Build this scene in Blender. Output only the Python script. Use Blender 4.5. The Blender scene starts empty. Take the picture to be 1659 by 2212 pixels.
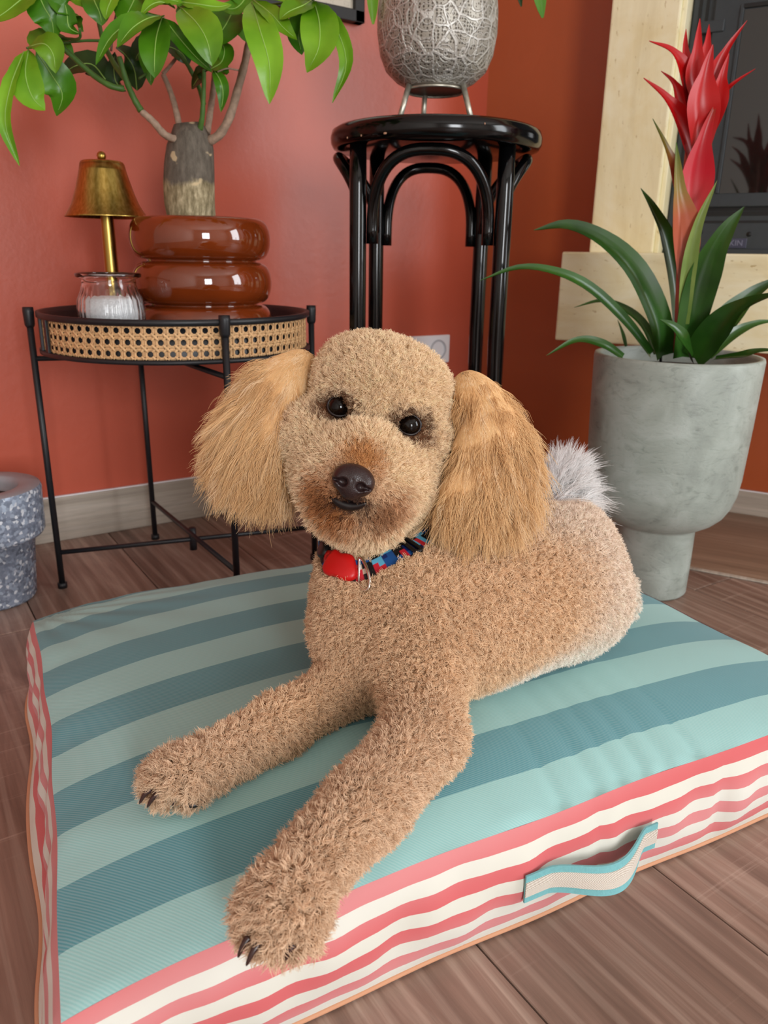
import bpy, math, random
import numpy as np
from mathutils import Matrix, Vector

random.seed(7)
RNG = np.random.default_rng(11)
PI = math.pi
SC = bpy.context.scene
COL = SC.collection

# ------------------------------------------------------------------ camera
# world: Z up, wall_left lies along X at y = 1.69, floor at z = 0
FPX, CX, CY, CAMH = 1670.0, 829.5, 1106.0, 0.59
_th, _roll, _yaw = math.radians(18.3), math.radians(0.9), math.radians(56.7)
F = np.array([math.cos(_yaw) * math.cos(_th), math.sin(_yaw) * math.cos(_th), -math.sin(_th)])
_R0 = np.array([math.sin(_yaw), -math.cos(_yaw), 0.0]); _U0 = np.cross(_R0, F)
R = math.cos(_roll) * _R0 + math.sin(_roll) * _U0
U = -math.sin(_roll) * _R0 + math.cos(_roll) * _U0
C0 = np.array([0.0, 0.0, CAMH])
cam_d = bpy.data.cameras.new('camera')
cam = bpy.data.objects.new('camera', cam_d); COL.objects.link(cam)
cam.matrix_world = Matrix(((R[0], U[0], -F[0], 0), (R[1], U[1], -F[1], 0), (R[2], U[2], -F[2], CAMH), (0, 0, 0, 1)))
cam_d.sensor_fit = 'VERTICAL'; cam_d.sensor_height = 36.0; cam_d.lens = 36.0 * FPX / 2212.0
cam_d.clip_start = 0.02; cam_d.clip_end = 60
cam_d.dof.use_dof = True; cam_d.dof.focus_distance = 0.76; cam_d.dof.aperture_fstop = 9.0
SC.camera = cam

# ------------------------------------------------------------------ light and exposure
SC.view_settings.view_transform = 'Standard'; SC.view_settings.look = 'None'
SC.view_settings.gamma = 1.0; SC.view_settings.use_curve_mapping = False
SC.view_settings.exposure = 0.0
W = bpy.data.worlds.new('daylight'); SC.world = W; W.use_nodes = True
W.node_tree.nodes['Background'].inputs[0].default_value = (0.80, 0.90, 1.0, 1)
W.node_tree.nodes['Background'].inputs[1].default_value = 0.8

def area_light(name, loc, target, sx, sy, power, col):
    d = bpy.data.lights.new(name, 'AREA'); d.shape = 'RECTANGLE'; d.size = sx; d.size_y = sy
    d.energy = power; d.color = col
    o = bpy.data.objects.new(name, d); COL.objects.link(o)
    o.location = loc
    o.rotation_euler = (Vector(target) - Vector(loc)).to_track_quat('-Z', 'Y').to_euler()
    return o
# daylight entering through the two windows of the room, behind and beside the photographer
area_light('window_daylight_right', (2.62, -1.55, 1.30), (1.62, -1.40, 1.22), 1.15, 1.7, 58, (0.92, 0.97, 1.0))
area_light('window_daylight_back', (-0.45, -3.05, 1.10), (-0.30, -2.05, 1.06), 0.85, 1.25, 74, (0.95, 0.98, 1.0))

# ------------------------------------------------------------------ small maths
def spec(px, py, hd):
    """world point seen in direction (px,py) at horizontal distance hd"""
    r = F + R * (px - CX) / FPX - U * (py - CY) / FPX
    return C0 + r * hd / math.hypot(r[0], r[1])
def atz(px, py, z):
    r = F + R * (px - CX) / FPX - U * (py - CY) / FPX
    return C0 + r * (z - CAMH) / r[2]
def onplane(px, py, p0, n):
    r = F + R * (px - CX) / FPX - U * (py - CY) / FPX
    return C0 + r * (np.dot(np.array(p0) - C0, n) / np.dot(r, n))
def nrm(v):
    v = np.asarray(v, float); return v / (np.linalg.norm(v, axis=-1, keepdims=True) + 1e-12)
def srgb(r, g, b):
    f = lambda c: (c / 255 / 12.92) if c / 255 <= 0.04045 else ((c / 255 + 0.055) / 1.055) ** 2.4
    return (f(r), f(g), f(b), 1.0)
def catmull(pts, n):
    P = np.array(pts, float)
    if len(P) < 3:
        return np.array([P[0] + (P[-1] - P[0]) * t for t in np.linspace(0, 1, n)])
    Q = np.vstack([2 * P[0] - P[1], P, 2 * P[-1] - P[-2]])
    out = []
    for u in np.linspace(0, len(P) - 1 - 1e-9, n):
        i = int(u); t = u - i
        a, b, c, d = Q[i], Q[i + 1], Q[i + 2], Q[i + 3]
        out.append(0.5 * (2 * b + (c - a) * t + (2 * a - 5 * b + 4 * c - d) * t * t + (3 * b - a - 3 * c + d) * t ** 3))
    return np.array(out)

# ------------------------------------------------------------------ materials
class NT:
    def __init__(self, name, rough=0.5, metal=0.0, spec_=0.5):
        self.m = bpy.data.materials.new(name); self.m.use_nodes = True
        self.t = self.m.node_tree; self.b = self.t.nodes['Principled BSDF']
        self.b.inputs['Roughness'].default_value = rough
        self.b.inputs['Metallic'].default_value = metal
        self.b.inputs['Specular IOR Level'].default_value = spec_
    def n(self, kind, **kw):
        nd = self.t.nodes.new(kind)
        for k, v in kw.items():
            if k in nd.inputs.keys(): nd.inputs[k].default_value = v
            else: setattr(nd, k, v)
        return nd
    def l(self, a, b): self.t.links.new(a, b)
    def coord(self, which='Object', scale=(1, 1, 1), offs=None):
        tc = self.n('ShaderNodeTexCoord'); mp = self.n('ShaderNodeMapping')
        mp.inputs['Scale'].default_value = scale
        self.l(tc.outputs[which], mp.inputs['Vector'])
        if offs is not None: self.l(offs, mp.inputs['Location'])
        return mp.outputs[0]
    def noise(self, vec, scale, detail=4.0, rough=0.55, dist=0.0):
        nd = self.n('ShaderNodeTexNoise'); nd.inputs['Scale'].default_value = scale
        nd.inputs['Detail'].default_value = detail; nd.inputs['Roughness'].default_value = rough
        nd.inputs['Distortion'].default_value = dist
        if vec is not None: self.l(vec, nd.inputs['Vector'])
        return nd.outputs['Fac']
    def ramp(self, fac, stops):
        nd = self.n('ShaderNodeValToRGB'); e = nd.color_ramp.elements
        while len(e) < len(stops): e.new(0.5)
        for i, (p, c) in enumerate(stops):
            e[i].position = p; e[i].color = c
        self.l(fac, nd.inputs[0]); return nd.outputs[0]
    def math(self, op, a, b=None, c=None):
        nd = self.n('ShaderNodeMath', operation=op)
        for i, v in enumerate((a, b, c)):
            if v is None: continue
            if isinstance(v, (int, float)): nd.inputs[i].default_value = v
            else: self.l(v, nd.inputs[i])
        return nd.outputs[0]
    def mix(self, fac, a, b, mode='MIX'):
        nd = self.n('ShaderNodeMix'); nd.data_type = 'RGBA'; nd.blend_type = mode
        for s, v in ((nd.inputs[0], fac), (nd.inputs[6], a), (nd.inputs[7], b)):
            if isinstance(v, (int, float, tuple)): s.default_value = v
            else: self.l(v, s)
        return nd.outputs[2]
    def color(self, v):
        if isinstance(v, tuple): self.b.inputs['Base Color'].default_value = v
        else: self.l(v, self.b.inputs['Base Color'])
    def rough(self, v): self.l(v, self.b.inputs['Roughness'])
    def bump(self, h, strength=0.3, dist=0.002):
        nd = self.n('ShaderNodeBump'); nd.inputs['Strength'].default_value = strength
        nd.inputs['Distance'].default_value = dist
        self.l(h, nd.inputs['Height']); self.l(nd.outputs[0], self.b.inputs['Normal'])

def plain(name, c, rough=0.5, metal=0.0, noise=0.0, nscale=30, bump=0.0, spec_=0.5):
    n = NT(name, rough, metal, spec_)
    if noise > 0:
        f = n.noise(n.coord(), nscale)
        d = tuple(max(0, x * (1 - noise)) for x in c[:3]) + (1,); l = tuple(min(1, x * (1 + noise)) for x in c[:3]) + (1,)
        n.color(n.ramp(f, [(0.3, d), (0.7, l)]))
        if bump: n.bump(f, bump)
    else: n.color(c)
    return n.m

def m_wall(name, c):
    n = NT(name, 0.36, 0, 0.55)
    v = n.coord('Object')
    a = n.noise(v, 3.0, 3); b = n.noise(v, 220.0, 3)
    d = tuple(x * 0.93 for x in c[:3]) + (1,); l = tuple(min(1, x * 1.06) for x in c[:3]) + (1,)
    n.color(n.ramp(a, [(0.3, d), (0.7, l)]))
    n.bump(n.noise(v, 60.0, 4, 0.6), 0.35, 0.0012)
    return n.m

def m_wood(name, dark, mid, light, rough=0.45, streak=1.0, sawmarks=False):
    n = NT(name, rough, 0, 0.4)
    oi = n.n('ShaderNodeObjectInfo'); cx = n.n('ShaderNodeCombineXYZ')
    n.l(n.math('MULTIPLY', oi.outputs['Random'], 37.0), cx.inputs[0])
    n.l(n.math('MULTIPLY', oi.outputs['Random'], 91.0), cx.inputs[1])
    v = n.coord('Object', (9.0, 0.9, 9.0), cx.outputs[0])
    g1 = n.noise(v, 1.6, 5, 0.6, 1.4)
    v2 = n.coord('Object', (120.0, 3.2, 60.0), cx.outputs[0])
    g2 = n.noise(v2, 1.0, 5, 0.65)
    w = n.n('ShaderNodeTexWave'); w.wave_type = 'BANDS'; w.bands_direction = 'X'
    w.inputs['Scale'].default_value = 1.5; w.inputs['Distortion'].default_value = 9.0
    w.inputs['Detail'].default_value = 3; w.inputs['Detail Scale'].default_value = 0.7
    n.l(v, w.inputs['Vector'])
    base = n.ramp(g1, [(0.25, dark), (0.55, mid), (0.8, light)])
    s = n.ramp(w.outputs['Fac'], [(0.70, (0, 0, 0, 1)), (0.93, (1, 1, 1, 1))])
    base = n.mix(n.math('MULTIPLY', s, 0.22 * streak), base, light)
    f2 = n.ramp(g2, [(0.35, (0.76, 0.76, 0.76, 1)), (0.62, (1.08, 1.08, 1.08, 1))])
    base = n.mix(0.75, base, f2, 'MULTIPLY')
    if sawmarks:
        v3 = n.coord('Object', (2.5, 90.0, 1.0), cx.outputs[0])
        sm = n.noise(v3, 1.0, 4, 0.6)
        patch = n.noise(n.coord('Object', (1, 1, 1), cx.outputs[0]), 4.0, 2)
        k = n.math('MULTIPLY', n.ramp(sm, [(0.58, (0, 0, 0, 1)), (0.7, (1, 1, 1, 1))]), n.ramp(patch, [(0.5, (0, 0, 0, 1)), (0.62, (1, 1, 1, 1))]))
        base = n.mix(n.math('MULTIPLY', k, 0.45), base, light)
    # each board has its own overall tone
    tone = n.math('ADD', 0.90, n.math('MULTIPLY', oi.outputs['Random'], 0.20))
    cc = n.n('ShaderNodeCombineXYZ')
    for i in range(3): n.l(tone, cc.inputs[i])
    base = n.mix(1.0, base, cc.outputs[0], 'MULTIPLY')
    n.color(base); n.bump(g2, 0.18, 0.0015)
    return n.m

M = {}
M['terracotta'] = m_wall('terracotta wall paint', srgb(196, 90, 66))
M['terracotta_shaded'] = m_wall('terracotta wall paint with shade painted in', srgb(172, 80, 36))  # same terracotta paint; the right wall's warm shade is put into its colour
M['white_paint'] = plain('white ceiling paint', srgb(226, 222, 215), 0.8, noise=0.03)
M['oak_floor'] = m_wood('brown grey laminate', srgb(110, 86, 74), srgb(148, 121, 107), srgb(198, 176, 160), 0.42, 1.0, True)
M['oak_floor_light'] = m_wood('light brown laminate', srgb(138, 112, 92), srgb(158, 130, 108), srgb(180, 154, 132), 0.42, 0.6)
M['washed_oak'] = m_wood('washed grey oak', srgb(150, 138, 124), srgb(180, 168, 154), srgb(208, 198, 186), 0.5, 0.8)
M['subfloor'] = plain('dark joint filler', srgb(38, 28, 24), 0.9)
M['black_metal'] = plain('black powder coated steel', srgb(26, 27, 31), 0.42, 0.0, 0.1, 200)
M['black_lacquer'] = plain('glossy black lacquered wood', srgb(6, 6, 7), 0.13, 0.0, spec_=0.42)
M['cane'] = plain('natural cane', srgb(222, 178, 128), 0.55, 0.0, 0.18, 180)
M['black_frame'] = plain('black picture frame', srgb(14, 12, 13), 0.5)
M['white_plastic'] = plain('white plastic', srgb(244, 244, 248), 0.35)
M['grey_plastic'] = plain('socket recess', srgb(196, 198, 204), 0.45)

# ------------------------------------------------------------------ mesh helpers
class MB:
    def __init__(self): self.v = []; self.f = []; self.mi = []; self.sm = []
    def add(self, V, Fs, mi=0, smooth=True):
        o = len(self.v); self.v += [tuple(map(float, p)) for p in V]
        for f in Fs:
            self.f.append(tuple(i + o for i in f)); self.mi.append(mi); self.sm.append(smooth)
    def box(self, lo, hi, bev=0.0, mi=0, mat=None):
        import bmesh
        bm = bmesh.new(); bmesh.ops.create_cube(bm, size=1.0)
        for v in bm.verts:
            v.co = Vector([lo[i] + (v.co[i] + 0.5) * (hi[i] - lo[i]) for i in range(3)])
        if bev > 0: bmesh.ops.bevel(bm, geom=bm.edges[:], offset=bev, segments=2, affect='EDGES', profile=0.6)
        if mat is not None: bmesh.ops.transform(bm, matrix=mat, verts=bm.verts)
        bm.verts.index_update()
        self.add([v.co for v in bm.verts], [[v.index for v in f.verts] for f in bm.faces], mi, False); bm.free()
    def tube(self, pts, rad, seg=12, cap=True, mi=0, closed=False, flat=1.0, updir=None):
        P = np.array(pts, float); n = len(P)
        rad = np.full(n, rad) if np.isscalar(rad) else np.array(rad)
        if closed: T = nrm(np.roll(P, -1, 0) - np.roll(P, 1, 0))
        else: T = nrm(np.gradient(P, axis=0))
        up = np.array(updir if updir is not None else (0, 0, 1.0))
        if abs(np.dot(T[0], up)) > 0.95: up = np.array((1.0, 0, 0))
        V = []; a = nrm(up - T[0] * np.dot(up, T[0]))
        for i in range(n):
            if updir is not None: a = np.array(updir, float)
            a = a - T[i] * np.dot(a, T[i]); a = nrm(a); b = np.cross(T[i], a)
            for k in range(seg):
                w = 2 * PI * k / seg
                V.append(P[i] + rad[i] * (math.cos(w) * a + math.sin(w) * b * flat))
        Fs = []
        for i in range(n if closed else n - 1):
            j = (i + 1) % n
            for k in range(seg):
                k2 = (k + 1) % seg
                Fs.append((i * seg + k, i * seg + k2, j * seg + k2, j * seg + k))
        if cap and not closed:
            Fs.append(tuple(range(seg))[::-1]); Fs.append(tuple((n - 1) * seg + k for k in range(seg)))
        self.add(V, Fs, mi)
    def lathe(self, prof, c=(0, 0, 0), seg=64, mi=0, cap_lo=False, cap_hi=False, rmod=None):
        V = []; n = len(prof)
        for i, (r, z) in enumerate(prof):
            for k in range(seg):
                w = 2 * PI * k / seg; rr = r * (rmod(w, z) if rmod else 1)
                V.append((c[0] + rr * math.cos(w), c[1] + rr * math.sin(w), c[2] + z))
        Fs = [(i * seg + k, i * seg + (k + 1) % seg, (i + 1) * seg + (k + 1) % seg, (i + 1) * seg + k) for i in range(n - 1) for k in range(seg)]
        if cap_lo: Fs.append(tuple(range(seg))[::-1])
        if cap_hi: Fs.append(tuple((n - 1) * seg + k for k in range(seg)))
        self.add(V, Fs, mi)
    def prism(self, poly, z0, z1, mi=0, top_inset=0.0):
        n = len(poly); P = np.array(poly, float); c = P.mean(0)
        V = [(x, y, z0) for x, y in P] + [(x, y, z1 - top_inset) for x, y in P]
        Fs = [tuple(range(n))[::-1]] + [(i, (i + 1) % n, n + (i + 1) % n, n + i) for i in range(n)]
        if top_inset > 0:
            Q = []
            for i in range(n):
                a, b, d = P[i - 1], P[i], P[(i + 1) % n]
                e1 = nrm(b - a); e2 = nrm(d - b)
                n1 = np.array((-e1[1], e1[0])); n2 = np.array((-e2[1], e2[0]))
                m = n1 + n2; Q.append(b + m * top_inset * 2 / max(0.5, np.dot(m, m)))
            V += [(x, y, z1) for x, y in Q]
            Fs += [(n + i, n + (i + 1) % n, 2 * n + (i + 1) % n, 2 * n + i) for i in range(n)]
            Fs.append(tuple(2 * n + i for i in range(n)))
        else: Fs.append(tuple(n + i for i in range(n)))
        self.add(V, Fs, mi, False)
    def build(self, name, mats, parent=None, loc=None):
        me = bpy.data.meshes.new(name)
        me.from_pydata(self.v, [], self.f)
        for m in (mats if isinstance(mats, (list, tuple)) else [mats]): me.materials.append(m)
        me.polygons.foreach_set('material_index', self.mi); me.polygons.foreach_set('use_smooth', self.sm)
        me.update()
        o = bpy.data.objects.new(name, me); COL.objects.link(o)
        if loc is not None: o.location = loc
        if parent is not None: o.parent = parent
        return o
def tag(o, label=None, cat=None, group=None, kind=None):
    if label: o['label'] = label
    if cat: o['category'] = cat
    if group: o['group'] = group
    if kind: o['kind'] = kind
    return o
def empty(name, loc, label=None, cat=None, rz=0.0, group=None):
    o = bpy.data.objects.new(name, None); COL.objects.link(o); o.location = loc
    o.rotation_euler = (0, 0, rz); o.empty_display_size = 0.05
    return tag(o, label, cat, group)
def local_to(parent_loc, rz=0.0):
    c, s = math.cos(-rz), math.sin(-rz)
    def f(p):
        d = np.asarray(p, float) - np.array(parent_loc, float)
        return np.array((d[0] * c - d[1] * s, d[0] * s + d[1] * c, d[2]))
    return f

# ------------------------------------------------------------------ the room
YA = 1.69                                    # wall_left plane
K = np.array([1.402, 1.704])                 # corner of the two walls
BD = np.array([0.4630, -0.8864])             # direction of wall_right
BN = np.array([-0.8864, -0.4630])            # its normal into the room
K = np.array([K[0], YA])
RZB = math.atan2(BD[1], BD[0])
B_END = K + BD * 2.75
HC = 2.55

mb = MB(); mb.box((-2.05, YA, -0.02), (K[0] + 0.06, YA + 0.12, HC)); tag(mb.build('wall_left', M['terracotta']), kind='structure')
w = MB(); w.box((0, 0, -0.02), (2.75, 0.12, HC)); o = w.build('wall_right', M['terracotta_shaded'], loc=(K[0], K[1], 0)); o.rotation_euler = (0, 0, RZB); tag(o, kind='structure')
# far side of the room (behind the photographer), with window openings
def wall_with_hole(name, a, b, h0, h1, u0, u1, thick=0.12):
    a = np.array(a, float); b = np.array(b, float); L = np.linalg.norm(b - a)
    w = MB()
    for lo, hi in (((0, 0, -0.02), (u0, thick, HC)), ((u1, 0, -0.02), (L, thick, HC)), ((u0, 0, -0.02), (u1, thick, h0)), ((u0, 0, h1), (u1, thick, HC))):
        w.box(lo, hi)
    o = w.build(name, M['white_paint'], loc=(a[0], a[1], 0)); o.rotation_euler = (0, 0, math.atan2(b[1] - a[1], b[0] - a[0]))
    return tag(o, kind='structure')
XR = 2.68
wall_with_hole('wall_east', (XR, B_END[1]), (XR, -3.2), 0.40, 2.20, 0.95 + B_END[1], 2.15 + B_END[1])
wall_with_hole('wall_back', (XR + 0.12, -3.14), (-2.05, -3.14), 0.4, 1.8, XR + 0.12 - 0.05, XR + 0.12 + 0.95)
mb = MB(); mb.box((-2.12, -3.2, -0.02), (-2.0, YA + 0.1, HC)); tag(mb.build('wall_west', M['white_paint']), kind='structure')
for i, (lo, hi, kind) in enumerate((((XR - 0.02, -2.15, 0.4), (XR + 0.04, -0.95, 2.2), 'x'), ((-0.95, -3.19, 0.4), (0.05, -3.12, 1.8), 'y'))):
    w = MB(); t = 0.05
    if kind == 'x':
        y0, y1 = lo[1], hi[1]; ym = (y0 + y1) / 2
        for a, b in (((lo[0], y0, lo[2]), (hi[0], y0 + t, hi[2])), ((lo[0], y1 - t, lo[2]), (hi[0], y1, hi[2])), ((lo[0], y0, lo[2]), (hi[0], y1, lo[2] + t)), ((lo[0], y0, hi[2] - t), (hi[0], y1, hi[2])), ((lo[0], ym - 0.03, lo[2]), (hi[0], ym + 0.03, hi[2]))):
            w.box(a, b, 0.004)
    else:
        x0, x1 = lo[0], hi[0]
        for a, b in (((x0, lo[1], lo[2]), (x0 + t, hi[1], hi[2])), ((x1 - t, lo[1], lo[2]), (x1, hi[1], hi[2])), ((x0, lo[1], lo[2]), (x1, hi[1], lo[2] + t)), ((x0, lo[1], hi[2] - t), (x1, hi[1], hi[2])), (((x0 + x1) / 2 - 0.03, lo[1], lo[2]), ((x0 + x1) / 2 + 0.03, hi[1], hi[2]))):
            w.box(a, b, 0.004)
    tag(w.build('window_%d' % (i + 1), M['white_plastic']), kind='structure')
mb = MB(); mb.box((-2.1, -3.3, HC), (XR + 0.15, YA + 0.15, HC + 0.1)); tag(mb.build('ceiling', M['white_paint']), kind='structure')

# floor: dark underlay with every plank a piece of its own
mb = MB(); mb.box((-2.1, -3.3, -0.06), (XR + 0.15, YA + 0.1, -0.008)); floor = tag(mb.build('floor', M['subfloor']), kind='structure')
def clip(poly, p, n):
    out = []
    for i in range(len(poly)):
        a, b = np.array(poly[i]), np.array(poly[(i + 1) % len(poly)])
        da, db = np.dot(a - p, n), np.dot(b - p, n)
        if da >= 0: out.append(a)
        if (da >= 0) != (db >= 0): out.append(a + (b - a) * da / (da - db))
    return out
STRIP = 0.462                                 # border board along the fireplace wall
PW, PL, GAP = 0.2145, 1.28, 0.0009
rr = random.Random(3)
ix0 = -11
for i in range(ix0, 12):
    x0 = 0.1585 + i * PW
    if x0 > XR: break
    off = {4: 0.80, 5: 0.80, 2: 0.25, 3: -0.60, 1: -0.35, 0: -0.1}.get(i, rr.uniform(0, PL))
    off = off if i != 4 else 0.10
    j = math.floor((-3.2 - off) / PL)
    while off + j * PL < YA:
        y0 = off + j * PL; y1 = y0 + PL; j += 1
        poly = [(x0 + GAP, max(y0 + GAP, -3.2)), (x0 + PW - GAP, max(y0 + GAP, -3.2)), (x0 + PW - GAP, min(y1 - GAP, YA - 0.002)), (x0 + GAP, min(y1 - GAP, YA - 0.002))]
        if poly[2][1] - poly[0][1] < 0.03 or poly[0][0] < -2.0: continue
        poly = clip(poly, K + BN * STRIP, BN)
        if len(poly) < 3: continue
        P = np.array(poly)
        if (P.max(0) - P.min(0)).min() < 0.01: continue
        c = P.mean(0)
        m = MB(); m.prism([p - c for p in poly], -0.009, 0.0, 0, 0.0009)
        m.build('plank', M['oak_floor'], floor, loc=(c[0], c[1], 0))
# border board and its pale edge profile, parallel to wall_right
q4 = [K + BD * -0.40 + BN * 0.003, K + BD * -0.40 + BN * 0.451, K + BD * 2.7 + BN * 0.451, K + BD * 2.7 + BN * 0.003]
q4 = clip(q4, np.array((0, YA - 0.002)), np.array((0, -1.0)))
c = K + BD * 1.42 + BN * 0.226
ca_, sa_ = math.cos(-(RZB - PI / 2)), math.sin(-(RZB - PI / 2))
ql = [((p - c)[0] * ca_ - (p - c)[1] * sa_, (p - c)[0] * sa_ + (p - c)[1] * ca_) for p in q4]
if sum(ql[i][0] * ql[(i + 1) % len(ql)][1] - ql[(i + 1) % len(ql)][0] * ql[i][1] for i in range(len(ql))) < 0: ql = ql[::-1]
m = MB(); m.prism(ql, -0.009, 0.0, 0, 0.0009)
o = m.build('plank', M['oak_floor_light'], floor, loc=(c[0], c[1], 0)); o.rotation_euler = (0, 0, RZB - PI / 2)
m = MB(); m.box((0, -0.006, 0.0), (2.7, 0.006, 0.003), 0.0012)
c = K + BD * 0.03 + BN * 0.456
o = m.build('trim_1', M['washed_oak'], loc=(c[0], c[1], 0)); o.rotation_euler = (0, 0, RZB); tag(o, kind='structure')
# baseboards
def baseboard(name, a, b, seams, h=0.096, t=0.014):
    a = np.array(a, float); b = np.array(b, float); L = np.linalg.norm(b - a); rz = math.atan2(b[1] - a[1], b[0] - a[0])
    top = MB(); top.box((0, -0.004, h), (L, 0.004, h + 0.0025), 0.0008)
    base = top.build(name, M['white_plastic'], loc=(a[0], a[1], 0)); base.rotation_euler = (0, 0, rz); tag(base, kind='structure')
    s = [0] + seams + [L]
    for u, v in zip(s[:-1], s[1:]):
        m = MB(); m.box((-h / 2, -(v - u) / 2 + 0.0004, -t / 2), (h / 2, (v - u) / 2 - 0.0004, t / 2), 0.003)
        o = m.build('board', M['washed_oak'], base)
        # local Y runs along the wall, local X up
        o.matrix_local = Matrix(((0, 1, 0, (u + v) / 2), (0, 0, -1, 0), (1, 0, 0, h / 2), (0, 0, 0, 1)))
baseboard('baseboard_left', (-1.98, YA - 0.007), (K[0] - 0.01, YA - 0.007), [1.1, 2.9])
a = K + BN * 0.007 + BD * 0.01; b = B_END + BN * 0.007
baseboard('baseboard_right', a, b, [1.6], h=0.058)

# ------------------------------------------------------------------ fireplace: travertine surround, ledge and stove insert
def m_travertine(name, vertical=True):
    n = NT(name, 0.5, 0, 0.4)
    v = n.coord('Object', (1, 1, 0.12) if vertical else (0.15, 1, 1))
    f = n.noise(v, 26.0, 6, 0.6, 0.5)
    f2 = n.noise(n.coord('Object'), 5.0, 4, 0.6, 2.0)
    c = n.ramp(f, [(0.3, srgb(222, 206, 156)), (0.5, srgb(242, 230, 184)), (0.75, srgb(250, 244, 214))])
    c2 = n.ramp(f2, [(0.35, srgb(234, 218, 172)), (0.6, srgb(250, 244, 214))])
    c = n.mix(0.45, c, c2)
    pit = n.noise(n.coord('Object', (1, 1, 0.35) if vertical else (0.35, 1, 1)), 140.0, 3, 0.6)
    p = n.ramp(pit, [(0.30, (0.62, 0.52, 0.36, 1)), (0.36, (1, 1, 1, 1))])
    n.color(n.mix(0.8, c, p, 'MULTIPLY')); n.bump(n.ramp(pit, [(0.30, (0, 0, 0, 1)), (0.38, (1, 1, 1, 1))]), 0.4, 0.0015)
    return n.m
M['trav_v'] = m_travertine('travertine vertical', True); M['trav_h'] = m_travertine('travertine horizontal', False)
M['stove'] = plain('dark grey stove steel', srgb(58, 64, 68), 0.45, 0.35, 0.06, 90)
M['stove_dark'] = plain('black stove groove', srgb(10, 11, 12), 0.6)
M['plate'] = plain('blue grey maker plate', srgb(70, 72, 92), 0.4, 0.3)
M['letters'] = plain('plate lettering', srgb(128, 130, 152), 0.4, 0.3)
g = NT('smoked stove glass', 0.04, 0, 0.5); g.color(srgb(22, 24, 22)); g.b.inputs['IOR'].default_value = 1.7
M['stove_glass'] = g.m

fp = empty('fireplace', (K[0], K[1], 0.0), 'cream travertine fireplace surround with a projecting stone ledge on the terracotta wall', 'fireplace', RZB)
lf = local_to((K[0], K[1], 0), RZB)
def wl(px, py, o):   # local coordinates on a plane o metres in front of wall_right
    p0 = np.array((K[0], K[1], 0)) + np.append(BN * o, 0)
    return lf(onplane(px, py, p0, np.append(BN, 0)))
# in local coordinates x runs along the wall, -y into the room
OL, OP, OS = 0.30, 0.15, 0.085
a = wl(1206, 640, OL)[0]
m = MB(); m.box((a, -OL, 0.418), (a + 1.75, 0.0, 0.605), 0.004); m.build('stone_ledge', M['trav_h'], fp)
x0 = wl(1295, 300, OP)[0]; x1 = wl(1438, 300, OP)[0]
m = MB(); m.box((x0, -OP, 0.605), (x1, 0.0, 1.75), 0.004); m.build('stone_pilaster', M['trav_v'], fp)
m = MB(); m.box((x1, -OP + 0.012, 0.605), (x1 + 0.010, -OS + 0.02, 1.6), 0.002); m.build('edge_molding', M['trav_v'], fp)
W2 = 0.80
m = MB(); m.box((x1 + W2, -OP, 0.605), (x1 + W2 + 0.13, 0.0, 1.75), 0.004); m.build('stone_pilaster', M['trav_v'], fp)
m = MB(); m.box((x0 - 0.03, -OP - 0.05, 1.60), (x1 + W2 + 0.16, 0.0, 1.80), 0.004); m.build('stone_lintel', M['trav_h'], fp)

st = empty('stove_insert', (K[0], K[1], 0.0), 'dark grey metal fireplace insert with a smoked glass door above the stone ledge', 'stove', RZB)
s0 = x1 + 0.012; s1 = x1 + W2 - 0.002
m = MB(); m.box((s0, -OS, 0.606), (s1, 0.0, 1.595), 0.003); m.build('outer_frame', M['stove'], st)
gx = wl(1572, 300, OS)[0]                     # glass left edge
dz0 = wl(1600, 447, OS)[2]
def sb(name, lo, hi, mat, parent=st, bev=0.002):
    q = MB(); q.box(lo, hi, bev); return q.build(name, mat, parent)
door = sb('door', (s0 + 0.045, -OS - 0.012, dz0), (s1 - 0.045, -OS, 1.30), M['stove'])
gz1 = wl(1640, 45, OS)[2]; gz0 = wl(1600, 418, OS)[2]
sb('glass_pane', (gx, -OS - 0.0135, gz0), (s1 - 0.10, -OS - 0.0115, gz1 + 0.02), M['stove_glass'], door, 0)
for z in (gz1 + 0.022,):
    sb('glass_bead', (gx - 0.004, -OS - 0.017, z), (s1 - 0.096, -OS - 0.012, z + 0.008), M['stove_dark'], door, 0.001)
sb('glass_bead', (gx - 0.008, -OS - 0.017, gz0), (gx - 0.001, -OS - 0.012, gz1 + 0.03), M['stove'], door, 0.001)
# vertical grooves left of the door, hinges, ventilation slots, lower panel with two holes
for dx in (0.012, 0.026):
    sb('groove', (s0 + dx, -OS - 0.0015, 0.66), (s0 + dx + 0.006, -OS + 0.001, 1.55), M['stove_dark'], bev=0)
for py in (62, 384):
    z = wl(1530, py, OS)[2]
    sb('hinge', (s0 + 0.022, -OS - 0.016, z - 0.011), (s0 + 0.068, -OS - 0.002, z + 0.011), M['stove'])
for k, (pz, hh) in enumerate(((452, 0.0035), (461.5, 0.0045), (479, 0.0025))):
    z = wl(1600, pz, OS)[2]
    sb('vent_slot', (s0 + 0.03, -OS - 0.0012, z - hh), (s1 - 0.03, -OS + 0.001, z + hh), M['stove_dark'], bev=0)
for px, py in ((1513.5, 501), (1618, 506)):
    p = wl(px, py, OS)
    q = MB(); q.tube([(p[0], -OS - 0.0015, p[2]), (p[0], -OS + 0.001, p[2])], 0.0052, 20); q.build('air_hole', M['stove_dark'], st)
p0 = wl(1560, 515, OS); p1 = wl(1611, 536, OS)
pl = sb('maker_plate', (p0[0] - 0.012, -OS - 0.002, p1[2]), (p1[0], -OS, p0[2]), M['plate'], bev=0.0006)
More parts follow.
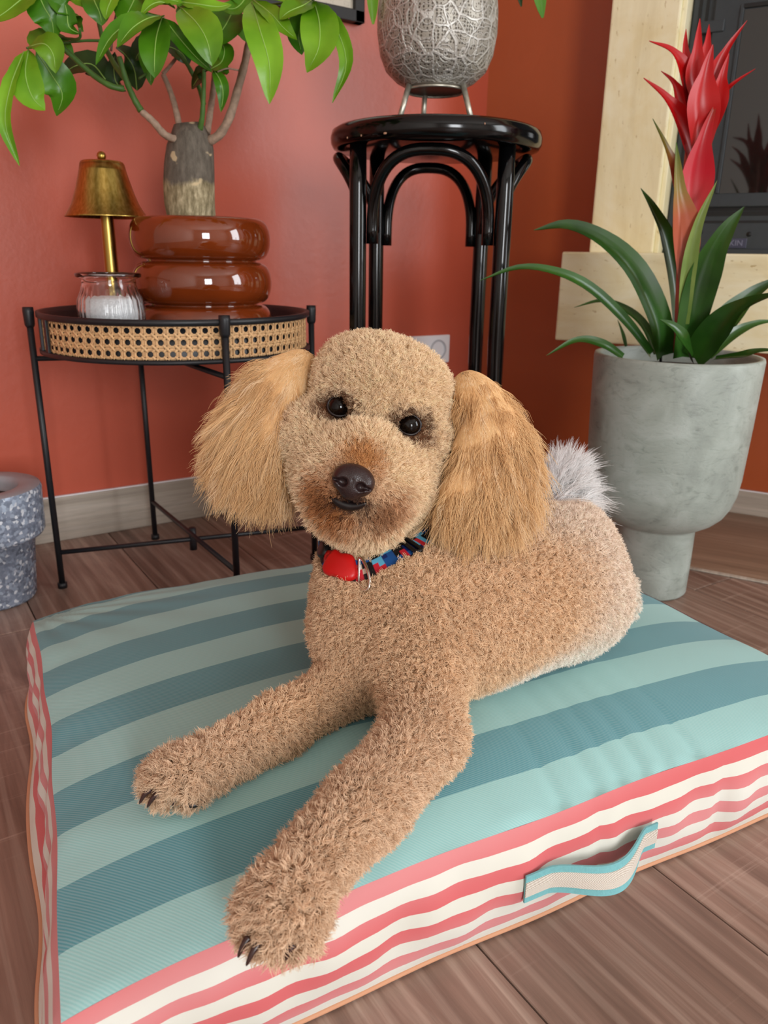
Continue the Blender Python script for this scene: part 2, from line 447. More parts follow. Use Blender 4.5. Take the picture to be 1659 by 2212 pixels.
fc = bpy.data.curves.new('lettering', 'FONT'); fc.body = 'ARKIN'; fc.size = 0.0165; fc.extrude = 0.0004; fc.align_x = 'CENTER'; fc.align_y = 'CENTER'
_t = bpy.data.objects.new('lettering', fc); COL.objects.link(_t)
lm2 = bpy.data.meshes.new_from_object(_t.evaluated_get(bpy.context.evaluated_depsgraph_get())); bpy.data.objects.remove(_t); bpy.data.curves.remove(fc)
fo = bpy.data.objects.new('lettering', lm2); COL.objects.link(fo); fo.parent = pl; lm2.materials.clear(); lm2.materials.append(M['letters'])
fo.location = ((p0[0] - 0.012 + p1[0]) / 2, -OS - 0.0024, (p0[2] + p1[2]) / 2); fo.rotation_euler = (PI / 2, 0, 0)
sb('lower_lip', (s0, -OS - 0.012, 0.606), (s1, -OS + 0.001, 0.616), M['stove'])

# ------------------------------------------------------------------ picture frame and wall socket on wall_left
m = MB()
fx0, fx1, fz0, fz1, fw = 0.545, 1.025, 1.077, 1.72, 0.024
for lo, hi in (((fx0, YA - 0.022, fz0), (fx1, YA, fz0 + fw)), ((fx0, YA - 0.022, fz1 - fw), (fx1, YA, fz1)), ((fx0, YA - 0.022, fz0), (fx0 + fw, YA, fz1)), ((fx1 - fw, YA - 0.022, fz0), (fx1, YA, fz1))):
    m.box(lo, hi, 0.002)
pf = empty('picture_frame', (fx0, YA, fz0), 'black framed drawing on pale paper hanging on the terracotta wall', 'picture')
L_ = local_to((fx0, YA, fz0)); m.v = [tuple(L_(p)) for p in m.v]; m.build('frame', M['black_frame'], pf)
n = NT('pale paper with pencil marks', 0.7); v = n.coord('Object', (1, 1, 2.2)); f = n.noise(v, 22, 3, 0.5, 2.5)
n.color(n.ramp(f, [(0.470, srgb(214, 206, 190)), (0.482, srgb(120, 110, 96)), (0.490, srgb(214, 206, 190))]))
m = MB(); m.box((fw, -0.010, fw), (fx1 - fx0 - fw, -0.006, fz1 - fz0 - fw)); m.build('paper', n.m, pf)
sk = empty('wall_socket', (1.19, YA, 0.356), 'white double wall socket on the terracotta wall behind the stool', 'socket')
m = MB(); m.box((-0.122, -0.010, -0.037), (0.118, 0.0, 0.037), 0.004); m.build('cover_plate', M['white_plastic'], sk)
for dx in (-0.06, 0.078):
    m = MB(); m.lathe([(0.0255, 0.0), (0.0255, -0.002), (0.0215, -0.002), (0.0205, 0.006)], seg=40)
    m.lathe([(0.0205, 0.006), (0.0001, 0.006)], seg=40)
    m.v = [(x + dx, -0.0125 + z * 1.0 if False else -0.0115 + z * -0.0, y) for x, y, z in m.v] if False else [(x + dx, -0.0105 - 0.001 + z * 0.9, y) for x, y, z in m.v]
    s_ = m.build('outlet', M['grey_plastic'], sk)
    for k in (-1, 1):
        q = MB(); q.tube([(dx + k * 0.0095, -0.0068, 0), (dx + k * 0.0095, -0.0055, 0)], 0.0026, 10); q.build('pin_hole', M['black_frame'], s_)

# ------------------------------------------------------------------ side table with cane band
TC = np.array((0.458, 1.364)); TR = 0.226; ZR = 0.495; ZB = 0.436
tb = empty('side_table', (TC[0], TC[1], 0), 'round black metal tray table with a woven cane band against the terracotta wall', 'table')
m = MB()
m.lathe([(TR - 0.010, 0.052), (TR - 0.004, 0.060), (TR + 0.003, 0.060), (TR + 0.003, 0.052), (TR - 0.002, 0.050)], (0, 0, ZB), 96)
m.build('upper_rim', M['black_metal'], tb)
m = MB(); m.lathe([(0.0001, 0), (TR - 0.012, 0), (TR + 0.003, 0), (TR + 0.003, -0.006), (0.0001, -0.006)], (0, 0, ZB), 96); m.build('tray_floor', M['black_metal'], tb)
m = MB(); m.lathe([(TR - 0.0085, 0), (TR - 0.0085, 0.053), (TR - 0.011, 0.053), (TR - 0.011, 0)], (0, 0, ZB), 96); m.build('tray_wall', M['black_metal'], tb)
m = MB()
def rib(a0, z0, a1, z1, wd, dr, nn):
    V = []; Fs = []
    for i in range(nn + 1):
        t = i / nn; a = a0 + (a1 - a0) * t; z = z0 + (z1 - z0) * t
        ds = (a1 - a0) * TR; dz = z1 - z0; L = math.hypot(ds, dz); na, nz = -dz / L * wd / TR, ds / L * wd
        rr_ = TR - 0.0045 + dr
        for sg, rad in ((1, rr_), (-1, rr_)):
            V.append((rad * math.cos(a + sg * na / 2), rad * math.sin(a + sg * na / 2), z + sg * nz / 2))
        V.append((( rr_ - 0.0008) * math.cos(a - na / 2), (rr_ - 0.0008) * math.sin(a - na / 2), z - nz / 2))
        V.append((( rr_ - 0.0008) * math.cos(a + na / 2), (rr_ - 0.0008) * math.sin(a + na / 2), z + nz / 2))
    for i in range(nn):
        for k in range(4):
            k2 = (k + 1) % 4; Fs.append((4 * i + k, 4 * i + k2, 4 * i + 4 + k2, 4 * i + 4 + k))
    m.add(V, Fs)
NC = 84; da = 2 * PI / NC; pz = 0.0172; zb0 = ZB + 0.0015; zt = ZB + 0.050
for i in range(NC):
    for s in (-1, 1):
        rib((i + 0.5 + s * 0.13) * da, zb0, (i + 0.5 + s * 0.13) * da, zt, 0.0026, 0.0006 * s, 1)
for r_ in range(4):
    zc = zb0 + r_ * pz - 0.001
    for s in (-1, 1):
        z = zc + s * 0.0022
        if zb0 - 0.001 < z < zt: rib(0, z, 2 * PI, z, 0.0026, 0.0004 * s, NC * 2)
for i in range(NC):
    for r_ in range(-1, 4):
        za = zb0 + r_ * pz - 0.001; zc = za + pz
        for A, B in (((i - 0.5) * da, (i + 0.5) * da), ((i + 0.5) * da, (i - 0.5) * da)):
            # diagonals through the crossings leave the eight sided holes open
            for u0, u1 in ((-0.27, 0.27),):
                ac, zz = B, zc
                sgn = 1 if B > A else -1
                a_, b_ = ac + u0 * da * sgn, ac + u1 * da * sgn
                q0, q1 = zz + u0 * pz, zz + u1 * pz
                lo_, hi_ = max(min(q0, q1), zb0), min(max(q0, q1), zt)
                if hi_ - lo_ < 0.002: continue
                t0 = (lo_ - q0) / (q1 - q0); t1 = (hi_ - q0) / (q1 - q0)
                rib(a_ + (b_ - a_) * t0, lo_, a_ + (b_ - a_) * t1, hi_, 0.0034, 0.0012, 1)
for i in range(NC):
    for r_ in range(3):
        ca, cz = i * da, zb0 - 0.001 + (r_ + 0.5) * pz; V = []
        for ring in (0, 1):
            for k in range(8):
                w_ = PI / 4 * k
                if ring == 0: x_, y_ = 0.27 * math.cos(w_ + PI / 8), 0.27 * math.sin(w_ + PI / 8)
                else:
                    mx_ = max(abs(math.cos(w_ + PI / 8)), abs(math.sin(w_ + PI / 8))); x_, y_ = 0.5 * math.cos(w_ + PI / 8) / mx_, 0.5 * math.sin(w_ + PI / 8) / mx_
                V.append(((TR - 0.0056) * math.cos(ca + x_ * da), (TR - 0.0056) * math.sin(ca + x_ * da), min(zt, cz + y_ * pz)))
        m.add(V, [(k, (k + 1) % 8, 8 + (k + 1) % 8, 8 + k) for k in range(8)])
o = m.build('cane_webbing', M['cane'], tb); tag(o, 'pale woven cane webbing with rows of dark holes', kind='stuff')
for a in (PI * 0.985, PI * 1.04, 0.02):
    m = MB(); m.box((-0.002, -0.006, ZB), (0.0025, 0.006, ZB + 0.052), 0.0008)
    o = m.build('band_upright', M['black_metal'], tb, loc=((TR - 0.001) * math.cos(a), (TR - 0.001) * math.sin(a), 0)); o.rotation_euler = (0, 0, a)
Lg = np.array((0.225, 1.42)) - TC; Rg = -Lg
Fg = np.array((0.452, 1.135)) - TC; Bg = np.array((0.45, 1.588)) - TC
for q, nm in ((Lg, 0), (Rg, 0), (Fg, 0), (Bg, 0)):
    m = MB(); m.tube([(q[0], q[1], 0.004), (q[0], q[1], 0.495)], 0.0055, 14)
    leg = m.build('leg', M['black_metal'], tb)
    m = MB(); m.tube([(q[0], q[1], 0.470), (q[0], q[1], 0.474), (q[0], q[1], 0.495), (q[0], q[1], 0.502)], [0.0065, 0.0082, 0.0090, 0.0085], 16); m.build('cap', M['black_metal'], leg)
    m = MB(); m.tube([(q[0], q[1], 0.0), (q[0], q[1], 0.010)], 0.0085, 14); m.build('foot', M['black_metal'], leg)
for a_, b_, z_, dz_ in ((Lg, Rg, 0.060, 0), (Bg, Fg, 0.060, 0.0)):
    m = MB(); zz = 0.069 if a_ is Lg else 0.085
    m.tube([(a_[0], a_[1], zz), (b_[0], b_[1], zz)], 0.0045, 12); m.build('crossbar', M['black_metal'], tb)
    m = MB(); m.tube([(a_[0], a_[1], 0.418 if a_ is Lg else 0.409), (b_[0], b_[1], 0.418 if a_ is Lg else 0.409)], 0.0045, 12); m.build('crossbar', M['black_metal'], tb)
m = MB(); m.tube([(0, 0, 0.048), (0, 0, 0.092)], 0.007, 14); m.build('hinge_pin', M['black_metal'], tb)

# ------------------------------------------------------------------ things on the table
ZT = ZB
n = NT('glossy chestnut glazed ceramic', 0.05, 0, 0.6); v = n.coord()
n.color(n.ramp(n.noise(v, 9, 3), [(0.3, srgb(104, 42, 12)), (0.7, srgb(128, 54, 20))])); n.b.inputs['Coat Weight'].default_value = 0.6; n.b.inputs['Coat Roughness'].default_value = 0.03
M['chestnut'] = n.m
M['soil'] = plain('dark potting soil', srgb(48, 34, 26), 0.95, 0, 0.6, 150, 0.8)
pc = spec(436, 560, 1.46); pc[2] = ZT
pp = empty('plant_pot', pc, 'glossy chestnut brown pot of stacked rounded rings on the tray table', 'pot')
prof = [(0.0001, 0.001), (0.085, 0.001)]
rr0, rr1 = 0.0985, 0.0225
zs = [0.034, 0.106, 0.178]
HR = 0.0345
for k, zc in enumerate(zs):
    for i in range(15):
        w_ = -PI / 2 + PI * i / 14
        prof.append((rr0 - 0.004 + 0.0255 * math.cos(w_) ** 0.75 if math.cos(w_) > 0.01 else rr0 - 0.004, zc + HR * math.sin(w_)))
prof += [(0.090, 0.2125), (0.082, 0.208), (0.080, 0.19), (0.0001, 0.19)]
m = MB(); m.lathe(prof, seg=96); m.build('pot_body', M['chestnut'], pp)
m = MB(); m.lathe([(0.0801, 0.196), (0.05, 0.199), (0.0001, 0.20)], seg=48); m.build('soil', M['soil'], pp)

# glass jar with white granules
n = NT('clear ribbed glass', 0.02, 0, 0.5); n.color((1, 1, 1, 1)); n.b.inputs['Transmission Weight'].default_value = 1.0; n.b.inputs['IOR'].default_value = 1.45; M['glass'] = n.m
M['salt'] = plain('white coarse salt', srgb(236, 238, 240), 0.9, 0, 0.10, 400, 0.6)
jc = spec(238, 640, 1.355); jc[2] = ZT
jr = empty('glass_jar', jc, 'small ribbed clear glass jar of white granules on the tray table', 'jar')
ribm = lambda w_, z: 1 + 0.018 * math.cos(28 * w_) * (1 if 0.012 < z < 0.088 else 0)
out = [(0.0001, 0.001), (0.046, 0.001), (0.051, 0.006), (0.0515, 0.04), (0.0515, 0.062), (0.050, 0.076), (0.044, 0.090), (0.0415, 0.098), (0.0415, 0.106), (0.050, 0.109), (0.0505, 0.1135), (0.046, 0.115), (0.0395, 0.113)]
inn = [(0.0385, 0.104), (0.0385, 0.098), (0.041, 0.089), (0.0465, 0.076), (0.0485, 0.062), (0.0485, 0.010), (0.0001, 0.006)]
sc_j = 1.07
out = [(r_, z * sc_j) for r_, z in out]; inn = [(r_, z * sc_j) for r_, z in inn]
m = MB(); m.lathe(out + inn, seg=168, rmod=ribm); m.build('jar_glass', M['glass'], jr)
m = MB(); m.lathe([(0.0001, 0.0075), (0.047, 0.0105), (0.0472, 0.070), (0.044, 0.083), (0.03, 0.086), (0.0001, 0.0865)], seg=48); m.build('granules', M['salt'], jr)

# brass lamp
n = NT('brushed aged brass', 0.30, 1.0); v = n.coord('Object', (60, 60, 1.0)); n.color(n.ramp(n.noise(v, 4, 3), [(0.3, srgb(158, 128, 58)), (0.7, srgb(198, 168, 94))])); M['brass'] = n.m
lc = spec(243, 600, 1.50); lc[2] = ZT
lp = empty('table_lamp', lc, 'small brass table lamp with a bell shaped metal shade on the tray table', 'lamp')
m = MB(); m.lathe([(0.0001, 0.0), (0.039, 0.0), (0.041, 0.004), (0.039, 0.009), (0.016, 0.012), (0.0001, 0.012)], seg=48); m.build('base', M['brass'], lp)
m = MB(); m.lathe([(0.0125, 0.010), (0.0120, 0.05), (0.0105, 0.27)], seg=32); m.build('stem', M['brass'], lp)
zs_ = 0.210
m = MB(); sh = [(0.0001, 0.0890), (0.031, 0.0890), (0.0345, 0.0875), (0.036, 0.083), (0.0405, 0.066), (0.047, 0.044), (0.0555, 0.021), (0.0665, 0.003), (0.0690, 0.0), (0.0665, 0.0005), (0.054, 0.021), (0.0455, 0.044), (0.040, 0.066), (0.036, 0.085), (0.0001, 0.0875)]
m.lathe(sh, (0, 0, zs_), 72); shd = m.build('lamp_shade', M['brass'], lp)
m = MB(); m.lathe([(0.004, 0.089), (0.004, 0.091), (0.0065, 0.0925), (0.0078, 0.097), (0.0065, 0.1015), (0.0035, 0.104), (0.0001, 0.1045)], (0, 0, zs_), 24); m.build('finial', M['brass'], shd)

# ------------------------------------------------------------------ leaves
def strap_leaf(pts, width, fold=0.25, prof=None, ns=14, nc=4, face=None, tip=0.35, thick=0.0006, ripple=0.0):
    """a leaf blade along 3-D centre line pts, cupped along the midrib; returns verts/faces"""
    P = catmull(pts, ns + 1); T = nrm(np.gradient(P, axis=0)); V = []; Fs = []
    fc_ = np.array(face, float)
    for i in range(ns + 1):
        t = i / ns
        wd = width * (prof(t) if prof else 1)
        side = nrm(np.cross(T[i], fc_)); up = nrm(np.cross(side, T[i]))
        for j in range(nc + 1):
            s = (j / nc - 0.5) * 2
            rp = ripple * math.sin(t * 40 + abs(s) * 3) * (abs(s)) * (1 - t)
            V.append(P[i] + side * s * wd / 2 + up * (abs(s) * fold * wd / 2 + rp))
    for i in range(ns):
        for j in range(nc):
            a = i * (nc + 1) + j; Fs.append((a, a + 1, a + nc + 2, a + nc + 1))
    return V, Fs, P
def add_leaf(mb, pts, width, prof, **kw):
    V, Fs, P = strap_leaf(pts, width, prof=prof, **kw)
    n = len(V); th = kw.get('thick', 0.0006)
    fc_ = nrm(np.array(kw['face'], float))
    mb.add(V, Fs); mb.add([np.array(v) - fc_ * th for v in V], [f[::-1] for f in Fs])
oval = lambda t: max(0.03, math.sin(PI * min(1, t ** 0.85)) ** 0.75) if t < 0.995 else 0.02
lance = lambda t: max(0.04, (math.sin(PI * (0.08 + 0.92 * t) ** 0.9)) ** 0.8) if t < 0.995 else 0.02
strap = lambda t: (0.75 + 0.25 * math.sin(PI * min(1, t * 1.6))) * (1 - max(0, (t - 0.45) / 0.55) ** 1.7) + 0.015
bract = lambda t: (0.55 + 0.45 * math.sin(PI * min(1, t * 1.5))) * (1 - max(0, (t - 0.35) / 0.65) ** 1.6) + 0.02

def m_leaf(name, c1, c2, rough=0.35, trans=0.25, vein=True):
    n = NT(name, rough, 0, 0.5); v = n.coord('Object'); f = n.noise(v, 14, 3)
    oi = n.n('ShaderNodeObjectInfo')
    c = n.ramp(f, [(0.3, c1), (0.7, c2)])
    t = n.math('ADD', 0.85, n.math('MULTIPLY', oi.outputs['Random'], 0.3)); cc = n.n('ShaderNodeCombineXYZ')
    for i in range(3): n.l(t, cc.inputs[i])
    c = n.mix(1.0, c, cc.outputs[0], 'MULTIPLY')
    n.color(c)
    tr = n.n('ShaderNodeBsdfTranslucent'); n.l(c, tr.inputs[0]); mx = n.n('ShaderNodeMixShader'); mx.inputs[0].default_value = trans
    outn = [x for x in n.t.nodes if x.type == 'OUTPUT_MATERIAL'][0]
    n.l(n.b.outputs[0], mx.inputs[1]); n.l(tr.outputs[0], mx.inputs[2]); n.l(mx.outputs[0], outn.inputs[0])
    n.bump(n.noise(v, 90, 3), 0.25, 0.001)
    return n.m
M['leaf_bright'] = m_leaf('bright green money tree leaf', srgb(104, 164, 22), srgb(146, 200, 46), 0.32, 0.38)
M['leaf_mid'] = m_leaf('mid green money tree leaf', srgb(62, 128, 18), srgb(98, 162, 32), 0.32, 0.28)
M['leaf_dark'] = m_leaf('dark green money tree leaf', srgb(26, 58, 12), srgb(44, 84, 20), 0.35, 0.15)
M['vein'] = plain('pale green midrib', srgb(150, 190, 90), 0.5)
M['green_stem'] = plain('green stem', srgb(72, 110, 44), 0.5, 0, 0.2, 60)
M['brown_stem'] = plain('brown woody stem', srgb(164, 138, 118), 0.75, 0, 0.25, 120, 0.3)
n = NT('rough grey bark', 0.85); v = n.coord('Object', (1, 1, 0.35)); z_ = n.n('ShaderNodeSeparateXYZ'); n.l(n.coord('Object'), z_.inputs[0])
f = n.noise(v, 120, 5, 0.65); f2 = n.noise(n.coord(), 42, 3)
low = n.ramp(f, [(0.3, srgb(96, 84, 56)), (0.5, srgb(152, 138, 106)), (0.7, srgb(206, 190, 156))])
hi_ = n.ramp(f, [(0.3, srgb(78, 70, 60)), (0.7, srgb(118, 108, 96))])
zz = n.math('ADD', z_.outputs[2], n.math('MULTIPLY', n.math('SUBTRACT', f2, 0.5), 0.03))
k = n.ramp(zz, [(0.062, (0, 0, 0, 1)), (0.070, (1, 1, 1, 1))])
spots = n.ramp(n.noise(n.coord(), 30, 2), [(0.66, (0, 0, 0, 1)), (0.69, (1, 1, 1, 1))])
c = n.mix(k, low, hi_); c = n.mix(n.math('MULTIPLY', spots, 0.8), c, srgb(214, 190, 150)); n.color(c); n.bump(f, 0.5, 0.002); M['bark'] = n.m

# ---- money tree in the ringed pot
HM = 1.46
tz = ZT + 0.20
mt = empty('money_tree', (pc[0], pc[1], tz), 'leafy potted money tree with thick grey trunk and drooping green leaves', 'plant')
lm_ = local_to((pc[0], pc[1], tz))
def mp(px, py, dh=0.0): return lm_(spec(px, py, HM + dh))
tpts = [mp(412, 470), mp(411, 440), mp(410, 400), mp(410, 360), mp(411, 320), mp(411, 292), mp(407, 268)]
base_ = tpts[0] - np.array((0, 0, 0.012))
m = MB(); m.tube([base_] + tpts, [0.041, 0.041, 0.0425, 0.0425, 0.0405, 0.0375, 0.033, 0.0235], 40)
q = [np.array(p) for p in m.v]; m.v = [tuple(np.array(p) * 1.0 + nrm(np.array((p[0] - tpts[2][0], p[1] - tpts[2][1], 0))) * 0.0015 * math.sin(p[2] * 190 + math.atan2(p[1], p[0]) * 3)) for p in m.v]
m.build('trunk', M['bark'], mt)
def branch(pl_, r0, r1, mat, name='branch'):
    P = catmull([mp(*p) for p in pl_], 18); m = MB()
    rad = np.linspace(r0, r1, 18) * (1 + 0.06 * np.sin(np.arange(18) * 2.1))
    m.tube(P, rad, 10); return m.build(name, mat, mt)
branch([(380, 302, -0.02), (355, 290, -0.04), (330, 262, -0.05), (305, 240, -0.05)], 0.0062, 0.0050, M['brown_stem'])
branch([(305, 240, -0.05), (288, 210, -0.05), (272, 172, -0.06), (257, 122, -0.07)], 0.0052, 0.0040, M['green_stem'])
branch([(385, 300, 0.01), (387, 275, 0.02), (378, 230, 0.03), (365, 190, 0.04), (352, 160, 0.04)], 0.0060, 0.0042, M['brown_stem'])
branch([(352, 160, 0.04), (365, 145, 0.04), (385, 120, 0.04)], 0.0034, 0.0026, M['brown_stem'])
branch([(432, 280, -0.02), (437, 250, -0.03), (440, 190, -0.04), (441, 150, -0.05)], 0.0048, 0.0030, M['green_stem'])
branch([(440, 225, -0.01), (430, 190, 0.0), (405, 140, 0.0), (380, 110, 0.0)], 0.0042, 0.0030, M['green_stem'])
branch([(447, 290, 0.0), (455, 235, 0.01), (461, 190, 0.01), (464, 155, 0.01)], 0.0058, 0.0046, M['brown_stem'])
branch([(450, 306, -0.01), (475, 290, -0.02), (497, 250, -0.03), (513, 195, -0.03), (528, 140, -0.03), (538, 90, -0.03)], 0.0078, 0.0058, M['brown_stem'])
branch([(538, 92, -0.03), (543, 40, -0.04), (546, -20, -0.05)], 0.0050, 0.0036, M['green_stem'])
branch([(268, 192, -0.06), (240, 186, -0.06), (205, 165, -0.05), (160, 125, -0.04), (112, 75, -0.03), (70, -5, -0.02)], 0.0046, 0.0036, M['green_stem'])
branch([(272, 172, -0.06), (248, 140, -0.03), (225, 95, 0.0), (213, 45, 0.02), (205, -10, 0.03)], 0.0044, 0.0032, M['green_stem'])
branch([(222, 88, 0.0), (180, 88, -0.02), (120, 95, -0.05), (58, 104, -0.09)], 0.0022, 0.0016, M['green_stem'], 'petiole')
branch([(118, 78, -0.03), (150, 84, -0.05), (172, 82, -0.07), (172, 60, -0.08)], 0.0022, 0.0018, M['green_stem'], 'petiole')
branch([(240, 110, -0.02), (246, 55, -0.04), (258, 0, -0.06)], 0.0018, 0.0014, M['brown_stem'], 'petiole')
branch([(225, 40, 0.0), (245, 12, -0.04), (262, -5, -0.08)], 0.0016, 0.0014, M['green_stem'], 'petiole')
branch([(516, 152, -0.03), (490, 148, -0.05), (470, 155, -0.07)], 0.0014, 0.0012, M['brown_stem'], 'petiole')
branch([(545, 20, -0.04), (600, 8, -0.08), (676, 2, -0.14)], 0.0020, 0.0015, M['green_stem'], 'petiole')
branch([(348, 36, -0.1), (400, 75, -0.08), (436, 130, -0.04)], 0.0018, 0.0014, M['brown_stem'], 'petiole')
branch([(300, 170, -0.05), (315, 160, -0.04), (330, 150, 0.0)], 0.0018, 0.0014, M['green_stem'], 'petiole')
TOC = -F
def mleaf(pts, wpx, kind='m', tilt=0.0, fold=0.28, dh=0.0, prof=None, roll=0.0):
    P3 = [mp(x, y, d + dh) for x, y, d in pts]
    sc = HM / 1670 * 1.02
    m = MB(); face = nrm(TOC + np.array((0, 0, 0.5 + tilt)) + R * roll)
    add_leaf(m, P3, wpx * sc, prof or oval, face=face, fold=fold, ns=14, nc=4, ripple=0.0012)
    lf_ = m.build('leaf', M[{'b': 'leaf_bright', 'm': 'leaf_mid', 'd': 'leaf_dark'}[kind]], mt)
    P = catmull(P3, 12); m = MB(); m.tube(P[:-1] + face * 0.0004, np.linspace(0.0011, 0.0004, 11), 6); m.build('midrib', M['vein'], lf_)
ML = [
 # cluster hanging far left
 ([(52, 112, -0.09), (22, 190, -0.12), (12, 270, -0.13), (42, 358, -0.13)], 26, 'b', 0, 0.5),
 ([(62, 108, -0.09), (55, 160, -0.11), (70, 210, -0.12), (97, 238, -0.12)], 52, 'b', 0, 0.25),
 ([(78, 112, -0.09), (110, 160, -0.08), (135, 205, -0.08), (122, 250, -0.08)], 58, 'm', 0, 0.25),
 ([(62, 102, -0.09), (95, 95, -0.12), (115, 118, -0.13), (120, 158, -0.13)], 46, 'b', 0, 0.3),
 ([(66, 100, -0.09), (95, 80, -0.05), (130, 92, -0.03), (160, 125, -0.02)], 44, 'm', 0, 0.3),
 # top left
 ([(75, -25, -0.06), (45, 0, -0.08), (10, 28, -0.09), (-20, 46, -0.09)], 62, 'b', 0, 0.2),
 ([(75, -30, -0.06), (95, 15, -0.07), (112, 45, -0.07), (117, 82, -0.07)], 60, 'm', 0, 0.22),
 ([(110, -25, -0.06), (135, 10, -0.07), (160, 45, -0.05), (180, 68, -0.04)], 46, 'm', 0, 0.3),
 ([(175, 75, -0.07), (150, 60, -0.08), (145, 30, -0.08), (140, 5, -0.08)], 34, 'm', 0, 0.3),
 ([(140, -20, -0.03), (175, -5, -0.05), (205, 10, -0.05), (235, 8, -0.05)], 44, 'b', 0, 0.2),
 ([(190, -30, -0.03), (205, 5, -0.07), (216, 30, -0.08), (220, 55, -0.08)], 44, 'm', 0, 0.2),
 ([(250, -30, -0.05), (240, 0, -0.08), (232, 20, -0.09), (228, 42, -0.09)], 30, 'b', 0, 0.2),
 # dark leaves seen from behind
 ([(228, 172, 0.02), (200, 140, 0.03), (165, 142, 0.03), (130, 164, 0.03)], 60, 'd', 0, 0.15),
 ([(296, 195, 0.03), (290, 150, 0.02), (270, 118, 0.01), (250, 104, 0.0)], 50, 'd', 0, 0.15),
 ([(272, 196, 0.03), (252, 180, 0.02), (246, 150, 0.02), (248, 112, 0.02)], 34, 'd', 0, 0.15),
 # central cluster
 ([(348, 36, -0.12), (320, 40, -0.16), (285, 62, -0.18), (253, 102, -0.18)], 46, 'm', 0, 0.25),
 ([(345, 34, -0.10), (290, 45, -0.12), (240, 80, -0.12), (207, 140, -0.12)], 36, 'm', 0, 0.3),
 ([(350, 38, -0.12), (338, 80, -0.16), (334, 125, -0.18), (334, 168, -0.18)], 50, 'm', 0, 0.25),
 ([(354, 40, -0.12), (385, 80, -0.15), (420, 120, -0.16), (458, 156, -0.16)], 30, 'm', 0, 0.3),
 ([(392, 18, -0.12), (425, 50, -0.17), (448, 90, -0.19), (458, 142, -0.19)], 62, 'b', 0, 0.25),
 ([(378, 18, -0.11), (350, 5, -0.13), (325, 12, -0.14), (304, 34, -0.14)], 28, 'b', 0, 0.3),
 ([(300, -30, -0.06), (290, 0, -0.08), (275, 30, -0.08), (263, 54, -0.08)], 66, 'm', 0, 0.2),
 ([(310, -30, -0.06), (330, -10, -0.10), (360, -2, -0.12), (395, 6, -0.12)], 44, 'b', 0, 0.2),
 ([(390, 5, -0.11), (430, 10, -0.13), (470, 15, -0.13), (500, 10, -0.12)], 34, 'b', 0, 0.2),
 ([(385, 14, -0.10), (410, 30, -0.12), (445, 35, -0.12), (480, 55, -0.11)], 40, 'm', 0, 0.2),
 ([(400, -30, -0.03), (420, -5, -0.06), (400, 10, -0.06), (388, 28, -0.06)], 46, 'm', 0, 0.2),
 # dark ones around the branches
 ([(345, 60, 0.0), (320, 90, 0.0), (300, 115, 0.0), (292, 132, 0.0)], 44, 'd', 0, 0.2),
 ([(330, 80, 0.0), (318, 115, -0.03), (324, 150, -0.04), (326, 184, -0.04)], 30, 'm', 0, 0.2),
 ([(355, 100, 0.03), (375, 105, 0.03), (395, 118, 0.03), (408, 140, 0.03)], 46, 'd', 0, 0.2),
 ([(405, 45, -0.05), (420, 25, -0.02), (470, 60, -0.02), (505, 60, -0.04)], 50, 'm', 0, 0.2),
 ([(505, 20, -0.06), (490, 50, -0.08), (475, 75, -0.09), (468, 98, -0.09)], 72, 'm', 0, 0.2),
 ([(495, 28, -0.05), (515, 50, -0.07), (535, 75, -0.07), (550, 98, -0.07)], 40, 'm', 0, 0.25),
 ([(455, 150, -0.06), (478, 135, -0.07), (485, 110, -0.07), (478, 90, -0.06)], 40, 'm', 0, 0.2),
 ([(462, 152, -0.06), (476, 175, -0.08), (482, 205, -0.08), (477, 242, -0.08)], 24, 'm', 0, 0.3),
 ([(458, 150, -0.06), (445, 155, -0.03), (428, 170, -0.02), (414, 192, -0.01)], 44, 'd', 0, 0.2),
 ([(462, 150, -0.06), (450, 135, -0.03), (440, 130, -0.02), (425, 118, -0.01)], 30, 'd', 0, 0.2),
 ([(470, 150, -0.06), (480, 160, -0.04), (470, 120, -0.04), (460, 100, -0.04)], 26, 'm', 0, 0.2),
 # right side, hanging from the tall branch
 ([(544, 4, -0.10), (560, 60, -0.18), (582, 140, -0.20), (582, 224, -0.20)], 54, 'b', 0, 0.25),
 ([(546, 0, -0.10), (585, 30, -0.16), (612, 60, -0.18), (642, 86, -0.18)], 34, 'b', 0, 0.3),
 ([(540, -20, -0.08), (520, 10, -0.10), (500, 20, -0.10), (470, 12, -0.10)], 44, 'm', 0, 0.2),
 ([(546, -20, -0.08), (580, -15, -0.12), (620, -5, -0.14), (640, 8, -0.14)], 36, 'b', 0, 0.2),
 ([(672, 2, -0.14), (655, 12, -0.17), (625, 25, -0.18), (604, 42, -0.18)], 44, 'b', 0, 0.25),
 ([(676, 4, -0.14), (655, 45, -0.15), (645, 80, -0.15), (652, 118, -0.15)], 44, 'm', 0, 0.25),
 ([(678, 4, -0.14), (690, 50, -0.19), (688, 105, -0.21), (663, 156, -0.21)], 62, 'b', 0, 0.22),
 ([(682, 6, -0.14), (725, 60, -0.18), (748, 140, -0.20), (718, 222, -0.20)], 26, 'b', 0, 0.5),
 ([(678, 0, -0.14), (700, -25, -0.17), (740, -30, -0.17), (770, -22, -0.17)], 44, 'm', 0, 0.2),
]
for a_ in ML: mleaf(a_[0], a_[1], a_[2], a_[3], a_[4])

